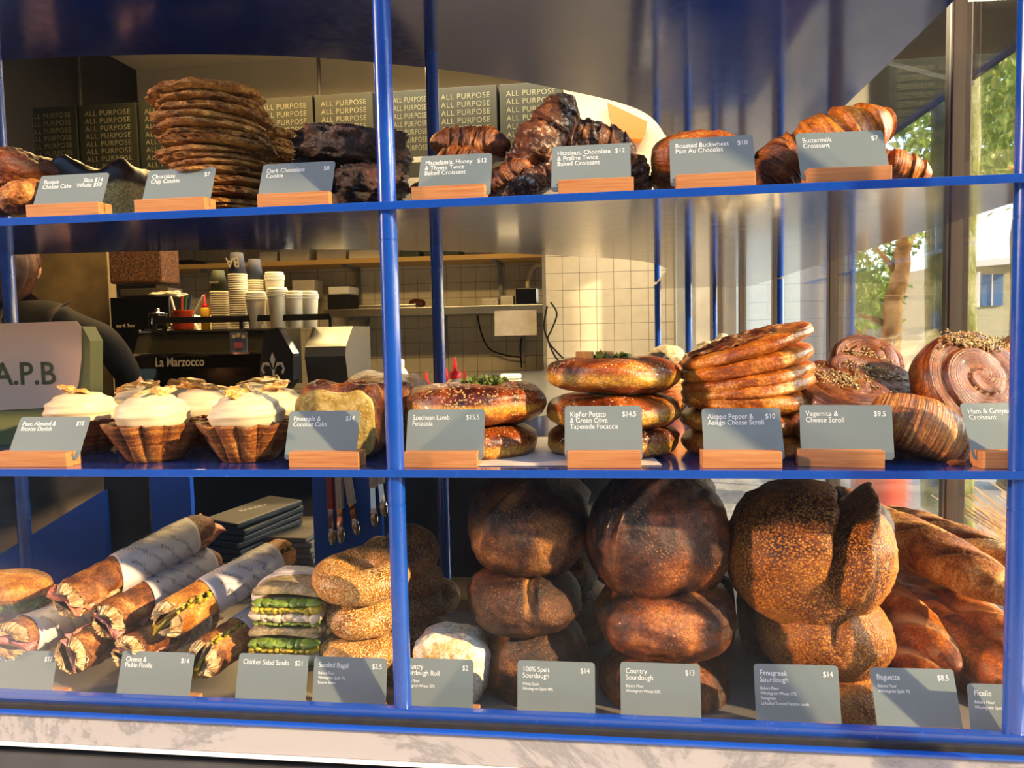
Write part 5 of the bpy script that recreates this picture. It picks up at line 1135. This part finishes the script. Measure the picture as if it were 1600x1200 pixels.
bagel(600, 1040, 90, 46, .15, 'shadowed bagel behind the seeded bagel price card', 10, bag_d)
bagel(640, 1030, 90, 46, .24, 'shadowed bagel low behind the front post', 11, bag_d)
# floury roll
rollm = crust('floury_roll', [(.25, 'b88a4c'), (.5, 'd8bc84'), (.75, 'ecdcb4')], 18, 7, .7, .25, .6, 110, .0015, dust=('efe8d4', 18, .46, .9))
blob('sourdough_roll', 707, 1040, 118, 116, .105, .09, rollm, 'pale floury sourdough roll between the post and the spelt loaves', 'bread roll', 12, (0, 6, 0), amp=.07, ez=.62, ex=.7, freq=2, crease=[(.2, .0, .16, .08)])
# boards behind
P = sp(720, ZB, .47)
bd = one('cutting_board', MB().box((P.x-.14, .405, CT+.0005), (P.x+.16, .525, .912), .003), 'shelfwood', 'pale perforated wooden board standing behind the floury roll', 'board')
# sourdough loaves
spelt = crust('spelt_crust', [(.22, '110705'), (.42, '2e160c'), (.6, '5a3118'), (.8, '8c5828')], 14, 9, .5, .45, .8, 160, .0015, blister=(300, 'b98a50', .8), ear=('d08a3c', .9))
country = crust('country_crust', [(.22, '140805'), (.42, '44200e'), (.58, '7e3e18'), (.76, 'b46a2c')], 12, 9, .38, .55, .8, 160, .0015, blister=(230, 'dc9650', .8), coat=.12, ear=('c8843c', .7))
fenu = crust('fenugreek_crust', [(.25, '3c1a08'), (.45, '7a3c12'), (.65, 'a86420')], 12, 8, .5, .4, .5, 120, .001, seeds=(330, 'cc8626', '8a4a12', 1.2), ear=('2a1206', .5))  # cleft coloured darker than the crust
def loaf(cx, cy, w, h_, Y, d, mat, label, seed, rot=(0, 0, 0), group=None, crease=None, **k):
    a = dict(amp=.06, freq=2.2, ex=.96, ez=.88, fine=.012, ffreq=9, nu=110, nv=64); a.update(k)
    return blob('sourdough_loaf', cx, cy, w, h_, Y, d, mat, label, 'loaf', seed, rot, group, crease=crease, **a)
g1_ = 'dark spelt sourdough loaves'; g2_ = 'glossy brown country sourdough loaves'; g3_ = 'sesame crusted fenugreek sourdough loaves'
# lower ones first
loaf(838, 1025, 160, 146, .145, .16, spelt, 'lowest dark spelt loaf behind its price card', 41, (0, 0, 0), g1_, [(1.2, -.35, .10, .16)])
loaf(820, 932, 178, 106, .14, .18, spelt, 'middle dark spelt loaf with a pale split in front', 42, (-6, 0, 0), g1_, [(1.7, .1, .07, .10)])
loaf(826, 815, 188, 158, .155, .18, spelt, 'topmost dark spelt loaf with a long diagonal slash', 43, (12, 4, 0), g1_, [(.75, .05, .09, .22)])
loaf(1036, 1062, 200, 112, .145, .16, country, 'lowest country loaf behind its price card', 44, (-8, 0, 0), g2_, [(1.5, .0, .08, .16)])
loaf(1040, 958, 212, 124, .13, .18, country, 'middle country loaf bulging between the other two', 45, (0, 0, 0), g2_)
loaf(1026, 836, 222, 208, .135, .17, country, 'topmost country loaf with a deep slash opening to the right', 46, (14, 2, 0), g2_, [(.85, .05, .05, .22)])
loaf(1300, 1080, 180, 126, .145, .16, fenu, 'lowest seeded fenugreek loaf behind its price card', 47, (0, 0, 0), g3_)
loaf(1284, 982, 200, 144, .145, .18, fenu, 'middle seeded fenugreek loaf with a pale floury patch', 48, (-6, 0, 0), g3_, [(1.2, .3, .06, .10)])
loaf(1262, 862, 252, 212, .140, .19, fenu, 'topmost seeded fenugreek loaf with a deep cleft and burnt top', 49, (16, 4, 0), g3_, [(1.35, .34, .08, .36)])
# second row in shadow
loaf(880, 860, 120, 170, .33, .14, spelt, 'shadowed spelt loaf in the row behind, between the two stacks', 51, (0, 0, 0), 'shadowed loaves of the back row')
loaf(900, 960, 110, 120, .33, .14, spelt, 'lower shadowed loaf in the row behind, between spelt and country stacks', 52, (0, 0, 0), 'shadowed loaves of the back row')
loaf(895, 1040, 110, 80, .30, .14, spelt, 'shadowed loaf touching the tray in the row behind', 53, (0, 0, 0), 'shadowed loaves of the back row')
loaf(1080, 960, 130, 240, .32, .12, country, 'shadowed tall country loaf behind the country stack', 54, (0, 0, 0), 'shadowed loaves of the back row')
loaf(1215, 960, 120, 200, .30, .14, spelt, 'shadowed loaf behind the left side of the fenugreek stack', 55, (0, 0, 0), 'shadowed loaves of the back row')
loaf(1325, 830, 120, 130, .26, .13, spelt, 'burnt black loaf top showing behind the cleft fenugreek loaf', 56, (0, 20, 0), 'shadowed loaves of the back row')
# baguettes
bgm = crust('baguette_crust', [(.22, '4a1c08'), (.42, '84400f'), (.6, 'b8641c'), (.82, 'dca060')], 20, 8, .42, .5, .6, 130, .0012, ear=('e2bc80', .95))
bgl = crust('floury_baguette_crust', [(.22, '5a2c10'), (.42, '9a5c28'), (.6, 'cf9850'), (.82, 'efd4a0')], 18, 8, .6, .4, .8, 120, .0015, ear=('3c1a0a', .95))  # slashes coloured darker than the floury crust
def baguette(p0, p1, r_, label, seed, mat=bgm, slashes=5, name='baguette'):
    L = (p1-p0).length; d, s_, u = frame3(p1-p0); rot = Matrix((d, s_, u)).transposed().to_4x4()
    vs = []; us = []; ea = []; NU = 40; NV = 120
    for i in range(NV+1):
        t = i/NV; env = max(0, math.sin(PI*t))**.5*.75+.25*min(1, 6*t, 6*(1-t))**.6
        for j in range(NU+1):
            b = 2*PI*(j % NU)/NU; top = max(0, math.sin(b))
            s2 = 0; e2 = 0
            if slashes and .08 < t < .92:
                ph = (t-.08)/.84*slashes-(math.cos(b))*.55; f_ = ph-math.floor(ph); e2 = min(1, top*1.3)*math.exp(-((f_-.5)/.15)**2); s2 = top**1.5*(-.34*math.exp(-((f_-.5)/.09)**2)+.12*math.exp(-((f_-.34)/.10)**2))
            rr = r_*env**(1.0)*(1+.06*nz((t*7, math.cos(b), math.sin(b)), 1.2, seed)+.02*nz((t*26, math.cos(b)*3, math.sin(b)*3), 1, seed)+s2)
            vs.append(Vector((t*L, math.cos(b)*rr, math.sin(b)*rr*.86+.006*math.sin(t*4+seed)))); us.append((j/NU, t)); ea.append(e2)
    fs = [(i*(NU+1)+j, i*(NU+1)+j+1, (i+1)*(NU+1)+j+1, (i+1)*(NU+1)+j) for i in range(NV) for j in range(NU)]
    me = mesh(vs, fs, us, ea); bm = bmesh.new(); bm.from_mesh(me); bmesh.ops.remove_doubles(bm, verts=bm.verts, dist=1e-6); bmesh.ops.recalc_face_normals(bm, faces=bm.faces); bm.to_mesh(me); bm.free()
    return tag(link(name, me, mat, None, p0, rot.to_euler()), label, 'bread', 'long baguettes leaning at the right')
baguette(F(1602, 950, .10), F(1292, 776, .50), .040, 'topmost floury baguette with darker slashes, under the coral tub', 1, bgl, 4)
baguette(F(1618, 1014, .09), F(1400, 892, .40), .033, 'orange lit slashed baguette between the topmost and the smooth one', 3, bgm, 3)
baguette(F(1614, 1078, .055), F(1396, 925, .33), .036, 'smooth dimpled baguette with its rounded end over the last price card', 4, bgm, 0)
baguette(F(1500, 1040, .10), F(1335, 900, .36), .032, 'shadowed baguette beside the right side of the fenugreek loaves', 5, bgm, 3)
baguette(F(1478, 1082, .075), F(1350, 985, .30), .029, 'lowest baguette behind the baguette price card', 6, bgm, 3)
baguette(F(1606, 1128, .085), F(1440, 1015, .34), .031, 'dark baguette low behind the last price card', 7, bgm, 0)
baguette(F(1618, 903, .18), F(1385, 792, .60), .030, 'pale baguette furthest right behind the topmost one', 8, bgl, 3)
# tongs on the blue panel
def tongs(px, ytop, yh, yend, mat, label, lean=0):
    P = at(px, ytop, .425); k = mpp(P); t = thing('serving_tongs', label, 'tongs', P, (0, R(lean), 0), 'serving tongs on the blue panel'); hl = (yh-ytop)*k; tl_ = (yend-ytop)*k
    for s_ in (-1, 1):
        MB().box((-.006, s_*.004-.0025, -hl), (.006, s_*.004+.0025, 0), .002).build('grip', mat, t)
    mb = MB()
    for s_ in (-1, 1): mb.box((-.0045, s_*.004-.0008, -tl_+.02), (.0045, s_*.004+.0008, -hl))
    mb.build('arms', 'chrome', t)
    link('scoop', blobmesh(.008, .007, .018, 2, .0), M['chrome'], t, (0, 0, -tl_+.014))
    return t
redh = plain('red_grip', 'b01c24', .3); whh = plain('white_grip', 'd8d4c8', .3)
tongs(515, 726, 796, 851, redh, 'red handled tongs hanging on the blue panel')
tongs(529, 726, 796, 848, whh, 'white handled tongs right beside the red handled pair')
tongs(540, 728, 789, 836, whh, 'slanting white handled tongs, third from the left', -8)
tongs(582, 716, 762, 822, whh, 'white handled tongs hanging alone near the panel edge')
tongs(592, 716, 756, 806, whh, 'rear white handled tongs nearest the front post', -4)
one('tong_rail', MB().box((at(500, 720, .435).x, .418, 1.185), (at(605, 720, .435).x, .440, 1.192)), 'blue_post', 'thin blue rail from which the tongs hang', 'rail')
# menus and newspapers in the niche
mn = plain('dark_teal_card', '263036', .45, .4, var=.2); np_ = plain('newsprint', '8f8776', .8, .2, var=.4, vs=20)
zsh = CT+.0005; a = at(332, 850, .50).x; b = at(412, 850, .50).x
for i in range(8):
    rn = random.Random(i); o = one('folded_menu', MB().box((-.048, -.07, 0), (.048, .09, .011), .003), mn, ['lowest', 'second lowest', 'third lowest', 'fourth lowest', 'fourth highest', 'third highest', 'second highest', 'topmost'][i]+' folded dark card of the stack in the niche', 'menu', 'dark folded menus in the niche', ((a+b)/2+rn.uniform(-.006, .006), .56, zsh+i*.0125+.04), (R(5), 0, R(rn.uniform(-26, -18))))
joinmesh([(textmesh('BAKERY', .018, 'CENTER'), Matrix.Translation((0, .01, .0115)) @ Matrix.Rotation(1.2, 4, 'Z'))]).build('lettering', 'ink', o)
one('menu_support', MB().box(((a+b)/2-.05, .50, zsh), ((a+b)/2+.05, .63, zsh+.036), .002), 'blackmat', 'black box under the stack of dark menus', 'box')
for i in range(9):
    rn = random.Random(i+20); P = at(456, 850, .55); one('newspaper', MB().box((-.05, -.05, 0), (.045, .12, .0095), .003), np_, ['lowest', 'second lowest', 'third lowest', 'fourth lowest', 'middle', 'fourth highest', 'third highest', 'second highest', 'topmost'][i]+' folded newspaper of the pile left of the bright blue panel', 'newspaper', 'newspapers in the niche', (P.x+rn.uniform(-.005, .005), .58, zsh+i*.0105), (0, 0, R(rn.uniform(-4, 4))))

# ================================================================ THE BARISTA
skin = plain('skin', 'b98468', .5, .4, var=.1); shirt = plain('black_shirt', '17130f', .8, .2, var=.5, vs=9); apron_m = plain('grey_brown_apron', '4a3f33', .8, .2, var=.4, vs=14)
BX = at(62, 480, 1.42)
br = thing('person', 'barista in a black shirt and apron with their back turned, at the far left', 'person', (BX.x, 1.42, 0))
def skinned(name, verts, edges, radii, mat, parent, root=0, sub=2):
    me = bpy.data.meshes.new(name); me.from_pydata([tuple(v) for v in verts], edges, []); o = bpy.data.objects.new(name, me); COL.objects.link(o); o.parent = parent
    me.materials.append(mat); o.modifiers.new('skin', 'SKIN')
    sk = me.skin_vertices[0].data
    for i, r_ in enumerate(radii): sk[i].radius = (r_, r_) if not hasattr(r_, '__len__') else r_
    sk[root].use_root = True
    s_ = o.modifiers.new('sub', 'SUBSURF'); s_.levels = sub; s_.render_levels = sub
    o.modifiers['skin'].use_smooth_shade = True; return o
hx, hz = at(-4, 410, 1.42).x-BX.x, at(-4, 410, 1.42).z
ex_, ez_ = at(150, 530, 1.40).x-BX.x, at(150, 530, 1.40).z
wx, wz = at(192, 618, 1.45).x-BX.x, at(192, 618, 1.45).z
V = [(-.06, 0, .92), (-.06, 0, 1.05), (-.05, 0, 1.20), (-.05, 0, 1.36), (-.08, .01, 1.43), (hx+.01, .03, hz-.10), (hx, .04, hz),     # 0-6
     (.055, 0, 1.41), (.12, -.01, 1.37), (ex_, .03, ez_), (wx-.02, .12, wz+.03), (wx+.01, .16, wz-.01),                             # 7-11 right arm
     (-.20, .02, 1.41), (-.27, .02, 1.37), (-.31, .03, 1.10), (-.27, .16, .98), (-.25, .22, .96),                                  # 12-16 left arm
     (.03, 0, .88), (.045, .0, .48), (.045, -.02, .08), (.05, .10, .035), (-.15, 0, .88), (-.165, .0, .48), (-.165, -.02, .08), (-.17, .10, .035)]
E_ = [(0, 1), (1, 2), (2, 3), (3, 4), (4, 5), (5, 6), (3, 7), (7, 8), (8, 9), (9, 10), (10, 11), (3, 12), (12, 13), (13, 14), (14, 15), (15, 16), (0, 17), (17, 18), (18, 19), (19, 20), (0, 21), (21, 22), (22, 23), (23, 24)]
Rd = [(.15, .11), (.14, .10), (.15, .11), (.14, .09), .055, .05, .085, .065, .058, .046, .032, .026, .065, .058, .042, .030, .026, .085, .056, .040, .036, .085, .056, .040, .036]
body = skinned('body', V, E_, Rd, skin, br)
def hand(c, dirv, parent, seed):
    d, s_, u = frame3(Vector(dirv)); c = Vector(c); vs = [c, c+d*.04]; es = [(0, 1)]; rd = [.022, .024]
    for k, (off, ln) in enumerate(((-.024, .060), (-.008, .070), (.008, .066), (.023, .052))):
        b = len(vs); p = c+d*.045+s_*off; vs += [p, p+d*ln*.45-u*.006, p+d*ln*.8-u*.022, p+d*ln-u*.036]; rd += [.0095, .0085, .008, .007]; es += [(1, b), (b, b+1), (b+1, b+2), (b+2, b+3)]
    b = len(vs); vs += [c+d*.018-s_*.026, c+d*.045-s_*.044-u*.01, c+d*.068-s_*.048-u*.02]; rd += [.011, .010, .008]; es += [(0, b), (b, b+1), (b+1, b+2)]
    return skinned('hand', vs, es, rd, skin, parent, 0, 1)
hand(V[11], (.3, .8, -.4), body, 1); hand(V[16], (.1, .9, -.2), body, 2)
S_ = skinned('shirt', [V[i] for i in (1, 2, 3, 4, 7, 8, 9, 10, 12, 13, 14, 15)], [(0, 1), (1, 2), (2, 3), (2, 4), (4, 5), (5, 6), (6, 7), (2, 8), (8, 9), (9, 10), (10, 11)],
             [(.165, .125), (.175, .13), (.165, .115), .062, .085, .078, .060, .042, .085, .078, .055, .040], shirt, br)
skinned('trousers', [V[i] for i in (1, 0, 17, 18, 19, 21, 22, 23)], [(0, 1), (1, 2), (2, 3), (3, 4), (1, 5), (5, 6), (6, 7)], [(.155, .115), (.165, .125), .105, .075, .062, .105, .075, .062], plain('black_trousers', '141416', .8), br)
hair_m = crust('reddish_hair', [(.3, '2c140a'), (.5, '4a2412'), (.75, '7a4420')], 30, 4, .5, .4, .6, 200, .002, streak=((60, 1.5, 1), .7, 1.0))
hr = link('hair', blobmesh(.112, .115, .135, 5, .05, 4, fine=.03, ffreq=30), hair_m, br, (hx+.010, -.005, hz+.0))
link('ear', blobmesh(.012, .018, .030, 1, .1), skin, br, (hx+.094, .05, hz-.02)); link('nose', blobmesh(.014, .022, .022, 1, .05), skin, br, (hx, .145, hz-.02))
for s_ in (-1, 1): link('eye', blobmesh(.012, .008, .008, 1, 0), M['black'], br, (hx+s_*.034, .125, hz+.01))
link('mouth', blobmesh(.024, .006, .006, 1, 0), plain('lips', '9a5048', .5), br, (hx, .128, hz-.055))
# apron: strap over the shoulder and skirt
mb = MB()
def strap(pts, w, mb):
    pts = [Vector(p) for p in pts]; vs = []
    for i, p in enumerate(pts):
        t = (pts[min(i+1, len(pts)-1)]-pts[max(i-1, 0)]).normalized(); s_ = t.cross(Vector((0, -1, 0.2))).normalized(); vs += [p-s_*w, p+s_*w, p+s_*w+Vector((0, .004, 0)), p-s_*w+Vector((0, .004, 0))]
    fs = [(i*4+j, i*4+(j+1) % 4, (i+1)*4+(j+1) % 4, (i+1)*4+j) for i in range(len(pts)-1) for j in range(4)]
    mb.add(vs, fs)
sx = lambda px, py, Y=1.30: (at(px, py, Y).x-BX.x, Y-1.42, at(px, py, Y).z)
strap([sx(106, 474, 1.40), sx(90, 478, 1.33), sx(76, 490, 1.29), sx(66, 515, 1.285), sx(60, 560, 1.285), sx(58, 640, 1.29)], .014, mb)
strap([sx(10, 470, 1.38), sx(-6, 500, 1.29), sx(-2, 560, 1.285), sx(10, 640, 1.29)], .014, mb)
mb.build('apron_straps', apron_m, br, smooth=True)
link('apron_skirt', slabm(.36, .27, .50, 3), apron_m, br, (-.06, .0, .82))
